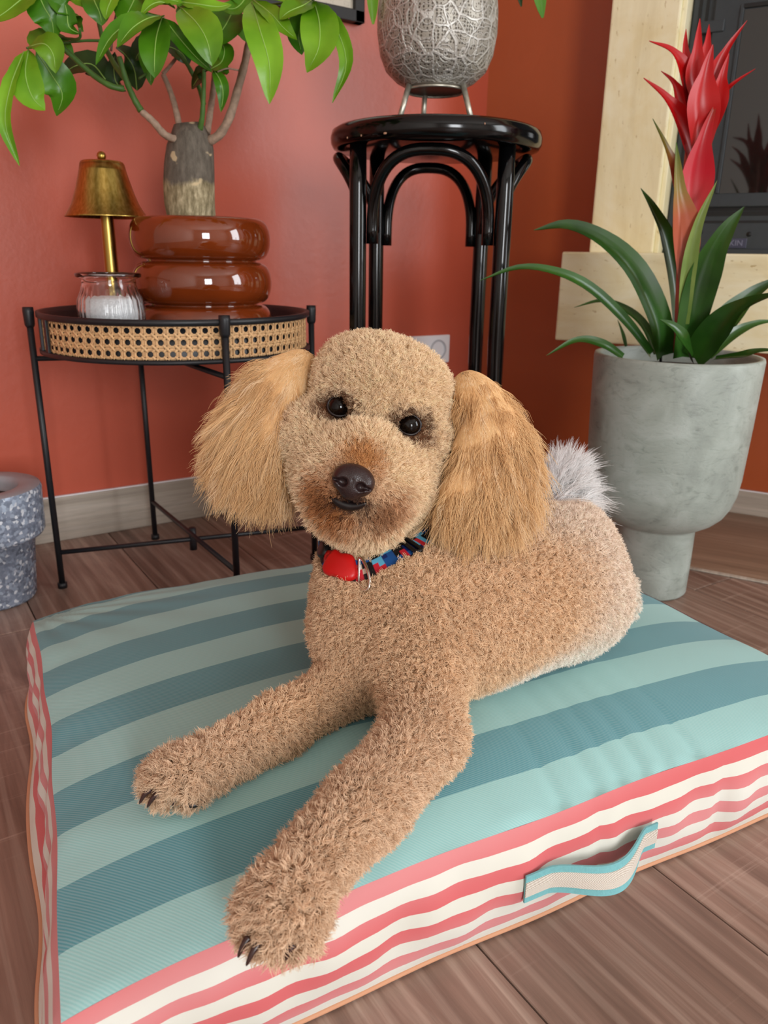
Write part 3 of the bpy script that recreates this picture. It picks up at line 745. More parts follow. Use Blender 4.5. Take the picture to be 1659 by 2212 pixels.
# ------------------------------------------------------------------ black bentwood stool
SP = spec(942, 282, 1.50); SZ = 0.800
sc_ = np.array((SP[0], SP[1])); fw_ = nrm(sc_); rt_ = np.array((fw_[1], -fw_[0]))
stl = empty('bar_stool', (sc_[0], sc_[1], 0), 'tall glossy black bentwood bar stool with a round seat in the corner', 'stool')
SR = 0.184
m = MB(); m.lathe([(0.0001, 0), (SR - 0.012, 0), (SR - 0.004, 0.003), (SR, 0.010), (SR + 0.001, 0.020), (SR - 0.002, 0.030), (SR - 0.010, 0.035), (0.14, 0.0335), (0.0001, 0.0325)], (0, 0, SZ - 0.035), 96)
m.build('seat', M['black_lacquer'], stl)
def sl(a_, b_, z): q = rt_ * a_ + fw_ * b_; return np.array((q[0], q[1], z))
LG = [(-0.128, -0.098), (0.118, -0.098), (-0.110, 0.100), (0.094, 0.100)]
for a_, b_ in LG:
    m = MB(); zl = [0, 0.2, 0.45, 0.7, SZ - 0.033]
    m.tube([sl(a_ * (1.06 if z < 0.1 else 1.0 + 0.06 * max(0, 0.45 - z) / 0.45), b_ * (1 + 0.06 * max(0, 0.45 - z) / 0.45), z) for z in zl], [0.0115, 0.013, 0.0145, 0.0145, 0.0140], 24)
    m.build('leg', M['black_lacquer'], stl)
def arch(A, B, bulge, ztop, z0, wob):
    A = np.array(A); B = np.array(B); mid = (A + B) / 2; d = B - A; L = np.linalg.norm(d); outw = nrm(mid) if bulge else 0
    pts = []
    for i in range(33):
        w_ = PI * i / 32; x = -math.cos(w_); y = math.sin(w_)
        x = math.copysign(abs(x) ** 0.75, x); y = y ** 0.80
        q = mid + d / 2 * x * 0.80 + outw * bulge * y ** 2
        pts.append(sl(q[0], q[1], z0 + (ztop - z0) * y))
    p0_, p1_ = pts[0], pts[-1]
    lo0 = p0_ - np.array((0, 0, 0.022)); lo1 = p1_ - np.array((0, 0, 0.022))
    m = MB(); m.tube([lo0] + pts + [lo1], 0.0100, 16); m.build('bentwood_arch', M['black_lacquer'], stl)
arch(LG[0], LG[1], 0.045, SZ - 0.046, 0.632, 0); arch(LG[2], LG[3], 0.035, SZ - 0.046, 0.632, 0)
arch(LG[0], LG[2], 0.050, SZ - 0.046, 0.655, 0); arch(LG[1], LG[3], 0.052, SZ - 0.046, 0.655, 0)
m = MB(); m.tube([sl(0.128 * math.cos(w_), 0.118 * math.sin(w_) , 0.335) for w_ in np.linspace(0, 2 * PI, 64, endpoint=False)], 0.012, 14, closed=True, flat=0.8); m.build('foot_ring', M['black_lacquer'], stl)
m = MB()
for a_, b_ in LG: 
    q = sl(a_ * 1.0, b_ * 1.0, 0.335); d = nrm(q * np.array((1, 1, 0)))
    mm = MB(); mm.tube([q + d * 0.010, q + d * 0.020], 0.006, 12); mm.build('bolt', M['black_lacquer'], stl)
# thin worn spots along the seat edge
M['worn'] = plain('bare wood chip', srgb(196, 150, 120), 0.7)
for px, py in ((751, 303), (781, 298), (832, 297), (1047, 267)):
    hd_ = min(np.linspace(1.2, 1.5, 301), key=lambda h_: abs(math.hypot(*(spec(px, py, h_)[:2] - sc_)) - SR))
    p = spec(px, py, hd_); a = math.atan2(p[1] - sc_[1], p[0] - sc_[0])
    q = MB(); q.box((-0.0008, -0.0022 if px == 832 else -0.0007, -0.0014), (0.0008, 0.0022 if px == 832 else 0.0007, 0.0014), 0.0004)
    o = q.build('paint_chip', M['worn'], stl, loc=((SR + 0.0005) * math.cos(a), (SR + 0.0005) * math.sin(a), min(SZ - 0.012, max(SZ - 0.027, p[2])))); o.rotation_euler = (0, 0, a)

# ------------------------------------------------------------------ metal planter standing on the stool
n = NT('pierced antique silver metal', 0.42, 0.35); v = n.coord('Object')
vo = n.n('ShaderNodeTexVoronoi'); vo.feature = 'DISTANCE_TO_EDGE'; vo.inputs['Scale'].default_value = 34; vo.inputs['Randomness'].default_value = 0.85
dn = n.n('ShaderNodeTexNoise'); dn.inputs['Scale'].default_value = 14; n.l(v, dn.inputs['Vector'])
mxv = n.mix(0.035, v, dn.outputs['Color']); n.l(mxv, vo.inputs['Vector'])
line = n.ramp(vo.outputs['Distance'], [(0.035, (1, 1, 1, 1)), (0.075, (0, 0, 0, 1))])
vd = n.n('ShaderNodeTexVoronoi'); vd.inputs['Scale'].default_value = 30; n.l(mxv, vd.inputs['Vector'])
rings = n.math('SINE', n.math('MULTIPLY', vd.outputs['Distance'], 26.0)); ringl = n.ramp(rings, [(0.55, (0, 0, 0, 1)), (0.9, (1, 1, 1, 1))])
v3 = n.n('ShaderNodeTexVoronoi'); v3.inputs['Scale'].default_value = 210; v3.inputs['Randomness'].default_value = 0.3; n.l(v, v3.inputs['Vector'])
dots = n.ramp(v3.outputs['Distance'], [(0.28, (0, 0, 0, 1)), (0.42, (1, 1, 1, 1))])
L2 = n.math('MAXIMUM', line, n.math('MULTIPLY', ringl, 0.75))
c = n.mix(L2, n.mix(dots, srgb(96, 90, 80), srgb(168, 163, 152)), srgb(205, 203, 196)); n.color(c)
n.bump(n.math('ADD', L2, n.math('MULTIPLY', dots, 0.6)), 0.8, 0.0016); M['pierced'] = n.m
M['aged_silver'] = plain('worn silver rod', srgb(190, 186, 172), 0.35, 0.7, 0.3, 80)
M['disc'] = plain('bare metal underside', srgb(100, 94, 84), 0.5, 0.4, 0.1, 40)
mc = spec(940, 200, 1.50)
zb_ = 0.874
mpn = empty('metal_planter', (mc[0], mc[1], SZ), 'silver pierced metal planter on three rod legs standing on the black stool', 'planter')
prof = [(0.046, zb_ - 0.012), (0.052, zb_ - 0.006), (0.068, zb_ + 0.002), (0.086, zb_ + 0.018), (0.0965, zb_ + 0.042), (0.1015, zb_ + 0.075), (0.1012, zb_ + 0.105), (0.097, zb_ + 0.14), (0.089, zb_ + 0.175), (0.080, zb_ + 0.20), (0.078, zb_ + 0.202), (0.078, zb_ + 0.198), (0.086, zb_ + 0.172)]
m = MB(); m.lathe([(r_, z - SZ) for r_, z in prof], seg=96); m.build('vessel', M['pierced'], mpn)
m = MB(); m.lathe([(0.0001, zb_ - 0.011 - SZ), (0.048, zb_ - 0.011 - SZ), (0.0510, zb_ - 0.013 - SZ), (0.0510, zb_ - 0.006 - SZ)], seg=64); m.build('base_disc', M['disc'], mpn)
m = MB(); m.tube([(0.051 * math.cos(w_), 0.051 * math.sin(w_), zb_ - 0.012 - SZ) for w_ in np.linspace(0, 2 * PI, 48, endpoint=False)], 0.0022, 8, closed=True); m.build('base_ring', M['aged_silver'], mpn)
lmp = local_to((mc[0], mc[1], SZ))
for top, ft in (((884, 166), (860, 254)), ((1001, 172), (1021, 256)), ((918, 196), (913, 252))):
    bk = 0.045 if top[0] == 918 else -0.032
    a_ = lmp(spec(top[0], top[1], 1.50 + bk)); b_ = lmp(spec(ft[0], ft[1], 1.50 + (0.075 if top[0] == 918 else -0.045)))
    a_[2] = zb_ - 0.008 - SZ; b_[2] = 0.0035
    m = MB(); m.tube([a_, b_], 0.0048, 14); m.build('leg', M['aged_silver'], mpn)
m = MB(); m.lathe([(0.0001, zb_ + 0.185 - SZ), (0.083, zb_ + 0.180 - SZ)], seg=32); m.build('soil', M['soil'], mpn)
# trailing plant in it; only a few leaf tips hang into view
tp = empty('trailing_plant', (mc[0], mc[1], zb_ + 0.185), 'green trailing plant hanging its leaf tips out of the silver planter', 'plant')
ltp = local_to((mc[0], mc[1], zb_ + 0.185))
for pts, wd, mt_ in (([(885, -70, 0), (840, -90, -0.03), (808, -40, -0.03), (806, 52, -0.03)], 30, 'leaf_bright'), ([(985, -75, 0), (1080, -110, 0.02), (1150, -60, 0.02), (1172, 38, 0.02)], 40, 'leaf_mid'), ([(970, -75, 0.03), (1060, -110, 0.06), (1110, -60, 0.08), (1126, 14, 0.08)], 24, 'leaf_dark')):
    m = MB(); P3 = [ltp(spec(x, y, 1.50 + d)) for x, y, d in pts]
    add_leaf(m, P3, wd * 0.00088, lambda t: (0.12 + (max(0, t - 0.45) / 0.55) ** 0.6 * 0.95 * (1 - max(0, (t - 0.72) / 0.28) ** 1.6)), face=nrm(TOC + np.array((0, 0, 0.3))), fold=0.3, ns=20, nc=4); m.build('leaf', M[mt_], tp)

# ------------------------------------------------------------------ concrete planter with bromeliad
n = NT('mottled grey green concrete', 0.42, 0, 0.4); v = n.coord()
f = n.noise(v, 12, 6, 0.6, 0.8); f2 = n.noise(n.coord('Object', (1, 1, 2.4)), 30, 5, 0.7, 1.5)
c = n.ramp(f, [(0.3, srgb(122, 130, 122)), (0.52, srgb(160, 170, 161)), (0.72, srgb(186, 196, 190))])
c2 = n.ramp(f2, [(0.34, srgb(118, 126, 120)), (0.46, srgb(170, 178, 172))]); n.color(n.mix(0.35, c, c2, 'MULTIPLY' if False else 'MIX'))
n.bump(f2, 0.35, 0.002); M['concrete'] = n.m
gc = spec(1464, 765, 1.445); GH = 0.437
gp = empty('concrete_planter', (gc[0], gc[1], 0), 'large grey concrete bowl planter on a narrow cylindrical foot right of the dog', 'planter')
prof = [(0.0001, 0.001), (0.066, 0.001), (0.069, 0.005), (0.0700, 0.06), (0.0700, 0.128), (0.0725, 0.1325), (0.085, 0.1375), (0.100, 0.147), (0.113, 0.160), (0.123, 0.178), (0.1295, 0.200), (0.1330, 0.230), (0.1365, 0.32), (0.1395, GH - 0.005), (0.138, GH), (0.131, GH), (0.1295, GH - 0.006), (0.127, GH - 0.04), (0.0001, GH - 0.042)]
m = MB(); m.lathe(prof, seg=112); m.build('pot_body', M['concrete'], gp)
m = MB(); m.lathe([(0.1275, GH - 0.028), (0.07, GH - 0.022), (0.0001, GH - 0.02)], seg=64); m.build('soil', M['soil'], gp)
HG = 1.445
bz = GH - 0.024
br = empty('bromeliad', (gc[0], gc[1], bz), 'bromeliad with a tall red flower spike and arching green leaves in the concrete planter', 'plant')
lbr = local_to((gc[0], gc[1], bz))
n = NT('glossy green strap leaf', 0.28, 0, 0.5); v = n.coord('Object'); n.color(n.ramp(n.noise(v, 9, 3), [(0.3, srgb(26, 62, 16)), (0.7, srgb(54, 100, 30))])); M['brom'] = n.m
M['brom_pale'] = m_leaf('pale young bromeliad leaf', srgb(110, 140, 60), srgb(150, 170, 90), 0.35, 0.3)
def m_grad(name, stops, rough=0.35):
    n = NT(name, rough); at = n.n('ShaderNodeAttribute'); at.attribute_name = 'along'
    c = n.ramp(at.outputs['Fac'], stops); n.color(c)
    tr = n.n('ShaderNodeBsdfTranslucent'); n.l(c, tr.inputs[0]); mx = n.n('ShaderNodeMixShader'); mx.inputs[0].default_value = 0.22
    outn = [x for x in n.t.nodes if x.type == 'OUTPUT_MATERIAL'][0]
    n.l(n.b.outputs[0], mx.inputs[1]); n.l(tr.outputs[0], mx.inputs[2]); n.l(mx.outputs[0], outn.inputs[0]); return n.m
M['red_bract'] = m_grad('red bract', [(0.0, srgb(176, 30, 30)), (0.5, srgb(204, 10, 14)), (1.0, srgb(196, 14, 22))])
M['pink_bract'] = m_grad('pinkish red bract', [(0.0, srgb(196, 74, 70)), (0.4, srgb(206, 22, 44)), (0.8, srgb(196, 20, 30)), (1.0, srgb(150, 60, 30))])
M['green_bract'] = m_grad('green tipped bract', [(0.0, srgb(206, 110, 96)), (0.45, srgb(190, 96, 62)), (0.68, srgb(150, 126, 50)), (1.0, srgb(78, 112, 34))])
def bleaf(name, pts, wpx, mat, prof=strap, fold=0.45, face=None, label=None):
    P3 = [lbr(spec(x, y, HG + d)) for x, y, d in pts]
    m = MB(); ns = 20
    fc2 = nrm(TOC + np.array((0, 0, 0.45))) if face is None else face
    add_leaf(m, P3, wpx * 0.00084, prof, face=fc2, fold=fold, ns=ns, nc=4, thick=0.0008)
    o = m.build(name, mat, br)
    if label: o['label'] = label
    at = o.data.attributes.new('along', 'FLOAT', 'POINT'); per = (ns + 1) * 5
    at.data.foreach_set('value', np.tile(np.repeat(np.linspace(0, 1, ns + 1), 5), 2).astype(np.float32))
    return o
G_ = M['brom']
for pts, wd in (
    ([(1432, 768, 0), (1418, 690, -0.02), (1370, 590, -0.04), (1300, 520, -0.06), (1225, 488, -0.07), (1153, 497, -0.08)], 56),
    ([(1405, 765, -0.02), (1350, 695, -0.06), (1275, 625, -0.10), (1200, 588, -0.13), (1120, 578, -0.15), (1036, 606, -0.16)], 26),
    ([(1418, 765, 0.03), (1392, 705, 0.05), (1350, 668, 0.07), (1300, 650, 0.08), (1240, 664, 0.09)], 20),
    ([(1345, 772, -0.06), (1300, 744, -0.08), (1245, 735, -0.09), (1180, 768, -0.10)], 20),
    ([(1472, 768, 0.02), (1464, 640, 0.03), (1440, 520, 0.02), (1412, 455, 0.01), (1384, 406, 0.0)], 40),
    ([(1475, 770, -0.01), (1498, 660, -0.03), (1530, 570, -0.04), (1568, 500, -0.05), (1608, 446, -0.05)], 62),
    ([(1500, 772, -0.02), (1550, 715, -0.05), (1610, 665, -0.08), (1690, 630, -0.12)], 60),
    ([(1505, 772, 0.02), (1560, 700, 0.04), (1620, 640, 0.05), (1690, 595, 0.06)], 50),
    ([(1530, 770, 0.0), (1580, 725, 0.02), (1630, 700, 0.03), (1680, 692, 0.04)], 22),
    ([(1545, 775, -0.05), (1600, 768, -0.08), (1640, 758, -0.09), (1690, 756, -0.10)], 16),
    ([(1492, 776, -0.06), (1478, 740, -0.10), (1455, 708, -0.12), (1426, 690, -0.13)], 32),
    ([(1352, 748, 0.03), (1345, 720, 0.04), (1334, 690, 0.05)], 8)):
    bleaf('leaf', pts, wd, G_)
bleaf('leaf', [(1474, 700, -0.03), (1484, 590, -0.05), (1506, 490, -0.06), (1549, 390, -0.06)], 30, M['brom_pale'], label='pale thin upright leaf beside the flower stalk')
m = MB(); m.tube([lbr(spec(1470, 760, HG)), lbr(spec(1475, 640, HG)), lbr(spec(1480, 520, HG)), lbr(spec(1492, 380, HG)), lbr(spec(1505, 240, HG)), lbr(spec(1510, 130, HG))], [0.012, 0.012, 0.0125, 0.013, 0.011, 0.004], 16); m.build('flower_stalk', M['green_bract'], br)
for pts, wd, mk in (
    ([(1512, 250, 0.0), (1500, 180, -0.01), (1505, 110, -0.01), (1512, 40, 0.0)], 46, 'red_bract'),
    ([(1500, 250, 0.01), (1488, 170, 0.01), (1480, 110, 0.01), (1482, 62, 0.02)], 30, 'red_bract'),
    ([(1510, 230, 0.03), (1520, 150, 0.04), (1528, 90, 0.05), (1532, 52, 0.06)], 28, 'red_bract'),
    ([(1508, 330, -0.02), (1512, 240, -0.04), (1524, 160, -0.04), (1540, 96, -0.04)], 62, 'red_bract'),
    ([(1505, 280, 0.0), (1485, 180, -0.01), (1455, 115, -0.02), (1402, 88, -0.03)], 40, 'red_bract'),
    ([(1498, 300, 0.02), (1472, 225, 0.03), (1455, 180, 0.03), (1428, 153, 0.03)], 30, 'red_bract'),
    ([(1505, 370, -0.01), (1478, 280, -0.02), (1440, 215, -0.03), (1390, 168, -0.04)], 46, 'red_bract'),
    ([(1520, 260, -0.02), (1542, 170, -0.02), (1568, 110, -0.02), (1614, 44, -0.02)], 30, 'red_bract'),
    ([(1522, 300, -0.01), (1546, 220, -0.02), (1560, 165, -0.03), (1575, 115, -0.03)], 38, 'red_bract'),
    ([(1520, 310, 0.01), (1545, 230, 0.01), (1580, 185, 0.0), (1632, 148, 0.0)], 20, 'red_bract'),
    ([(1490, 490, -0.02), (1500, 390, -0.03), (1520, 300, -0.04), (1548, 218, -0.04)], 62, 'pink_bract'),
    ([(1482, 480, 0.0), (1462, 390, 0.0), (1440, 320, -0.01), (1410, 256, -0.01)], 28, 'green_bract'),
    ([(1478, 610, -0.03), (1474, 500, -0.055), (1466, 410, -0.065), (1461, 308, -0.055)], 58, 'green_bract'),
    ([(1495, 480, 0.02), (1515, 400, 0.02), (1528, 340, 0.02), (1538, 290, 0.02)], 34, 'green_bract')):
    bleaf('bract', pts, wd, M[mk], prof=bract, fold=0.5)
m = MB(); a_ = spec(1431, 760, 1.49); b_ = spec(1431, 648, 1.49); a_[2] = GH - 0.03; m.tube([a_, b_], 0.0026, 10)
o = m.build('plant_stake', M['black_metal']); tag(o, 'thin black stick pushed into the soil of the concrete planter', 'stake')

# ------------------------------------------------------------------ glitter pot at the left edge
n = NT('silver grey glitter stone', 0.35, 0.25); v = n.coord(); vo = n.n('ShaderNodeTexVoronoi'); vo.inputs['Scale'].default_value = 190; n.l(v, vo.inputs['Vector'])
sep = n.n('ShaderNodeSeparateColor'); n.l(vo.outputs['Color'], sep.inputs[0])
g1_ = n.ramp(sep.outputs[0], [(0.0, srgb(120, 130, 148)), (0.6, srgb(156, 168, 188)), (0.86, srgb(180, 194, 212)), (0.92, srgb(236, 242, 250))]); n.color(g1_)
n.rough(n.math('ADD', 0.15, n.math('MULTIPLY', sep.outputs[1], 0.6)))
n.bump(sep.outputs[2], 0.6, 0.002); M['glitter'] = n.m
M['rim_grey'] = plain('smooth grey rim', srgb(160, 160, 166), 0.45, 0.1, 0.06, 60)
lpc = spec(-24, 1200, 1.44)
lpo = empty('glitter_pot', (lpc[0], lpc[1], 0), 'silver grey glittery plant pot with a thick rim at the left edge', 'pot')
m = MB(); m.lathe([(0.0001, 0.001), (0.066, 0.001), (0.069, 0.006), (0.079, 0.118), (0.0935, 0.120), (0.097, 0.126), (0.099, 0.200), (0.097, 0.206)], seg=80); m.build('pot_body', M['glitter'], lpo)
m = MB(); m.lathe([(0.097, 0.206), (0.092, 0.208), (0.068, 0.208), (0.063, 0.206), (0.060, 0.195), (0.056, 0.17), (0.0001, 0.168)], seg=80); m.build('rim', M['rim_grey'], lpo)
m = MB(); m.lathe([(0.058, 0.182), (0.03, 0.186), (0.0001, 0.188)], seg=40); m.build('soil', M['soil'], lpo)
q = MB()
for i in range(60):
    a_ = RNG.uniform(0, 2 * PI); r_ = 0.054 * math.sqrt(RNG.uniform()); s_ = RNG.uniform(0.003, 0.007)
    c_ = np.array((r_ * math.cos(a_), r_ * math.sin(a_), 0.187 + RNG.uniform(0, 0.003)))
    th_ = RNG.uniform(0, PI, 3); V = [c_ + s_ * np.array(d) * RNG.uniform(0.5, 1, 3) for d in ((1, 0, 0), (-1, 0, 0), (0, 1, 0), (0, -1, 0), (0, 0, 0.8), (0, 0, -0.8))]
    q.add(V, [(0, 2, 4), (2, 1, 4), (1, 3, 4), (3, 0, 4), (2, 0, 5), (1, 2, 5), (3, 1, 5), (0, 3, 5)], 0, False)
tag(q.build('bark_chips', M['soil'], lpo), kind='stuff')
# ------------------------------------------------------------------ striped floor cushion
CQ = [np.array(p) for p in ((0.034, 0.437), (0.885, 0.345), (0.955, 1.000), (0.128, 1.085))]   # FL FR BR BL
cuc = sum(CQ) / 4
cus = empty('floor_cushion', (cuc[0], cuc[1], 0), 'large square floor cushion with teal stripes on top and coral and white striped sides', 'cushion')
lcu = local_to((cuc[0], cuc[1], 0))
def edge_pt(i, t):
    A, B = CQ[i], CQ[(i + 1) % 4]; d = B - A; nrm_ = nrm(np.array((-d[1], d[0])))
    bow = 0.010 if i == 3 else (0.004 if i == 0 else 0.008)
    w = 0.0015 * math.sin(t * 23 + i) * math.sin(PI * t)
    return A + d * t + nrm_ * (bow * math.sin(PI * t) + w)
def coons(u, v):
    f, b = edge_pt(0, u), edge_pt(2, 1 - u); l, r = edge_pt(3, 1 - v), edge_pt(1, v)
    return (1 - v) * f + v * b + (1 - u) * l + u * r - ((1 - u) * (1 - v) * CQ[0] + u * (1 - v) * CQ[1] + u * v * CQ[2] + (1 - u) * v * CQ[3])
ZE = 0.116
def edge_z(u, v):
    cr = max(abs(2 * u - 1), 0) ** 6 * max(abs(2 * v - 1), 0) ** 6
    return ZE - 0.018 * cr
def wr(u, v):
    e = min(v, 1 - v); e2 = min(u, 1 - u); s = 0.0
    for k, (fq, ph, am) in enumerate(((31, 0.3, 1.0), (57, 1.7, 0.6), (93, 4.1, 0.35))):
        s += am * math.sin(fq * u + ph + 2.0 * v) * math.exp(-e / 0.07) + am * math.sin(fq * 0.8 * v + ph * 2 + 2.0 * u) * math.exp(-e2 / 0.05)
    h = 0.0011 * s * min(1, e / 0.01 + 0.15) * min(1, e2 / 0.01 + 0.15)
    for uc, wd in ((0.55, 0.009), (0.585, 0.007), (0.655, 0.009), (0.62, 0.006), (0.70, 0.006), (0.50, 0.006)):
        h -= 0.0042 * math.exp(-((u - uc - 0.10 * v) / wd) ** 2) * math.exp(-v / 0.10) * min(1, v / 0.01)
    cd = math.hypot(u, 1 - v)
    h += 0.003 * math.sin(math.atan2(u, 1 - v) * 22) * math.exp(-cd / 0.16) * min(1, cd / 0.05)
    cd = math.hypot(1 - u, 1 - v)
    h += 0.003 * math.sin(math.atan2(1 - u, 1 - v) * 22) * math.exp(-cd / 0.20) * min(1, cd / 0.05)
    return h
def press(x, y):
    d = 0.0
    for (cx_, cy_, r_, a_) in PRESS: d = max(d, a_ * math.exp(-(((x - cx_) ** 2 + (y - cy_) ** 2) / r_ ** 2)))
    return d
PRESS = [(0.56, 0.64, 0.13, 0.016), (0.70, 0.66, 0.13, 0.016), (0.44, 0.60, 0.09, 0.010)]
def top_z(u, v):
    q = (1 - abs(2 * u - 1) ** 3.2) * (1 - abs(2 * v - 1) ** 3.2)
    return edge_z(u, v) + 0.036 * q ** 0.9
NU, NV = 150, 120
V = []; UV = []
for j in range(NV + 1):
    for i in range(NU + 1):
        u, v = i / NU, j / NV; p = coons(u, v)
        z = top_z(u, v) + wr(u, v) - press(p[0], p[1]) * min(1, 6 * min(v, 1 - v))
        V.append(lcu((p[0], p[1], z))); UV.append((u * 0.85, v * 0.655))
Fs = [(j * (NU + 1) + i, j * (NU + 1) + i + 1, (j + 1) * (NU + 1) + i + 1, (j + 1) * (NU + 1) + i) for j in range(NV) for i in range(NU)]
def set_uv(o, uv):
    l = o.data.uv_layers.new(name='uv'); idx = np.zeros(len(o.data.loops), int); o.data.loops.foreach_get('vertex_index', idx)
    l.data.foreach_set('uv', np.array(uv, np.float32)[idx].ravel())
def m_fabric(name, c1, c2, period, phase, axis, twill=900.0, edge=None):
    n = NT(name, 0.8, 0, 0.2); tc = n.n('ShaderNodeTexCoord'); sp = n.n('ShaderNodeSeparateXYZ'); n.l(tc.outputs['UV'], sp.inputs[0])
    a = sp.outputs[axis]
    fr = n.math('FRACT', n.math('MULTIPLY', n.math('ADD', a, phase), 1.0 / period))
    k = n.math('GREATER_THAN', fr, 0.5)
    c = n.mix(k, c1, c2)
    if edge:   # thin hem colour at the very edge
        e = n.math('LESS_THAN', a, edge[0]); c = n.mix(e, c, edge[1])
        e = n.math('GREATER_THAN', a, edge[2]); c = n.mix(e, c, edge[3])
    n.b.inputs['Sheen Weight'].default_value = 0.15
    tw = n.math('SINE', n.math('MULTIPLY', n.math('ADD', sp.outputs[0], sp.outputs[1]), twill * 2.2))
    c = n.mix(n.math('MULTIPLY', n.math('ADD', tw, 1.0), 0.07), c, (1, 1, 1, 1)); n.color(c)
    f = n.noise(n.coord('Object'), 55, 3); n.bump(n.math('ADD', n.math('MULTIPLY', tw, 0.12), f), 0.18, 0.0015)
    return n.m
M['teal_stripe'] = m_fabric('teal striped cotton', srgb(154, 206, 204), srgb(88, 154, 164), 0.119, 0.0135, 1)
mb = MB(); mb.add(V, Fs); o = mb.build('top_panel', M['teal_stripe'], cus); set_uv(o, UV)
# striped side band going all round
NE = 110; loop = []; pu = []
per = 0.0
for i in range(4):
    for k in range(NE):
        t = k / NE; loop.append((i, t))
n_ = len(loop); NSV = 18
pts2 = np.array([edge_pt(i, t) for i, t in loop]); seg = np.linalg.norm(np.roll(pts2, -1, 0) - pts2, axis=1); cum = np.concatenate([[0], np.cumsum(seg)])
tang = nrm(np.roll(pts2, -1, 0) - np.roll(pts2, 1, 0)); outn_ = np.stack([tang[:, 1], -tang[:, 0]], 1)
V = []; UV = []
def side_prof(i, t, s, a):
    b = 0.014 * math.sin(PI * s) ** 0.8
    cn = math.sin(PI * t) ** 0.35 if 0 < t < 1 else 0.0
    wv = (0.0022 * math.sin(a * 38 + 2.5 * s) + 0.0022 * math.sin(a * 71 + 1 - 3 * s) + 0.0012 * math.sin(a * 133 + 4 * s)) * math.sin(PI * s) * cn
    if i == 3:      # the left side folds in and its lower seam flares out
        fl = cn
        b = fl * (0.026 * s ** 0.8 - 0.012 * math.exp(-((s - 0.74) / 0.09) ** 2) + 0.004 * max(0, (s - 0.8) / 0.2)) + (1 - fl) * b
        wv = wv * 0.8 + fl * 0.0045 * math.sin(a * 24 + 0.5) * s
    if i == 0:
        for tc_ in (0.545, 0.735): b -= 0.006 * math.exp(-((t - tc_) / 0.012) ** 2) * math.sin(PI * s)
    return b * (0.35 + 0.65 * cn if i != 3 else 1) + wv
SIDE = {}
for q in range(n_ + 1):
    i, t = loop[q % n_]; p = pts2[q % n_]
    uvc = {0: (t, 0), 1: (1, t), 2: (1 - t, 1), 3: (0, 1 - t)}[i]
    ze = edge_z(*uvc)
    for s_ in range(NSV + 1):
        s = s_ / NSV; off = side_prof(i, t, s, cum[q])
        z = 0.004 + (ze - 0.004) * (1 - s) ** 0.97
        pp_ = p + outn_[q % n_] * off
        V.append(lcu((pp_[0], pp_[1], z))); UV.append((cum[q], s))
Fs = [(q * (NSV + 1) + s, q * (NSV + 1) + s + 1, (q + 1) * (NSV + 1) + s + 1, (q + 1) * (NSV + 1) + s) for q in range(n_) for s in range(NSV)]
M['coral_stripe'] = m_fabric('coral and white striped cotton', srgb(212, 104, 106), srgb(222, 220, 208), 0.25, 0.0, 1, 3.0)
mb = MB(); mb.add(V, Fs); o = mb.build('side_band', M['coral_stripe'], cus); set_uv(o, UV)
# bottom and piping seams
M['peach'] = plain('peach lining cotton', srgb(206, 150, 116), 0.85)
bp = [V[q * (NSV + 1) + NSV] for q in range(n_)]
mb = MB(); cb = np.mean(bp, axis=0); mb.add(bp + [(cb[0], cb[1], 0.0035)], [((q + 1) % n_, q, n_) for q in range(n_)]); mb.build('bottom_panel', M['peach'], cus)
mb = MB(); mb.tube([np.array(p) + np.append(outn_[q], 0) * 0.001 for q, p in enumerate(bp)], 0.0022, 8, closed=True); mb.build('piping', M['peach'], cus)
# carrying handle on the front side
def fside(px, py):
    A, B = CQ[0], CQ[1]; d = nrm(B - A); nn = np.array((d[1], -d[0], 0))
    return lcu(onplane(px, py, np.append(A, 0) + nn * 0.013, nn)), nn
hp = [(1127, 1921), (1152, 1912), (1178, 1902), (1230, 1890), (1290, 1868), (1340, 1835), (1378, 1797), (1396, 1785), (1413, 1776)]
(P0, nn) = fside(*hp[0]); P1 = fside(*hp[-1])[0]
P0[2] = 0.066; P1[2] = 0.066
M['teal_web'] = plain('teal cotton binding', srgb(118, 180, 184), 0.8, 0, 0.06, 300, 0.2)
n = NT('white herringbone webbing', 0.85); tc = n.n('ShaderNodeTexCoord'); sp = n.n('ShaderNodeSeparateXYZ'); n.l(tc.outputs['UV'], sp.inputs[0])
hb = n.math('SINE', n.math('MULTIPLY', n.math('ADD', sp.outputs[0], n.math('MULTIPLY', n.math('ABSOLUTE', n.math('SUBTRACT', sp.outputs[1], 0.006)), 1.0)), 3600.0))
n.color(n.mix(n.math('MULTIPLY', n.math('ADD', hb, 1.0), 0.5), srgb(206, 190, 172), srgb(240, 234, 224))); n.bump(hb, 0.5, 0.001); M['webbing'] = n.m
NH = 60
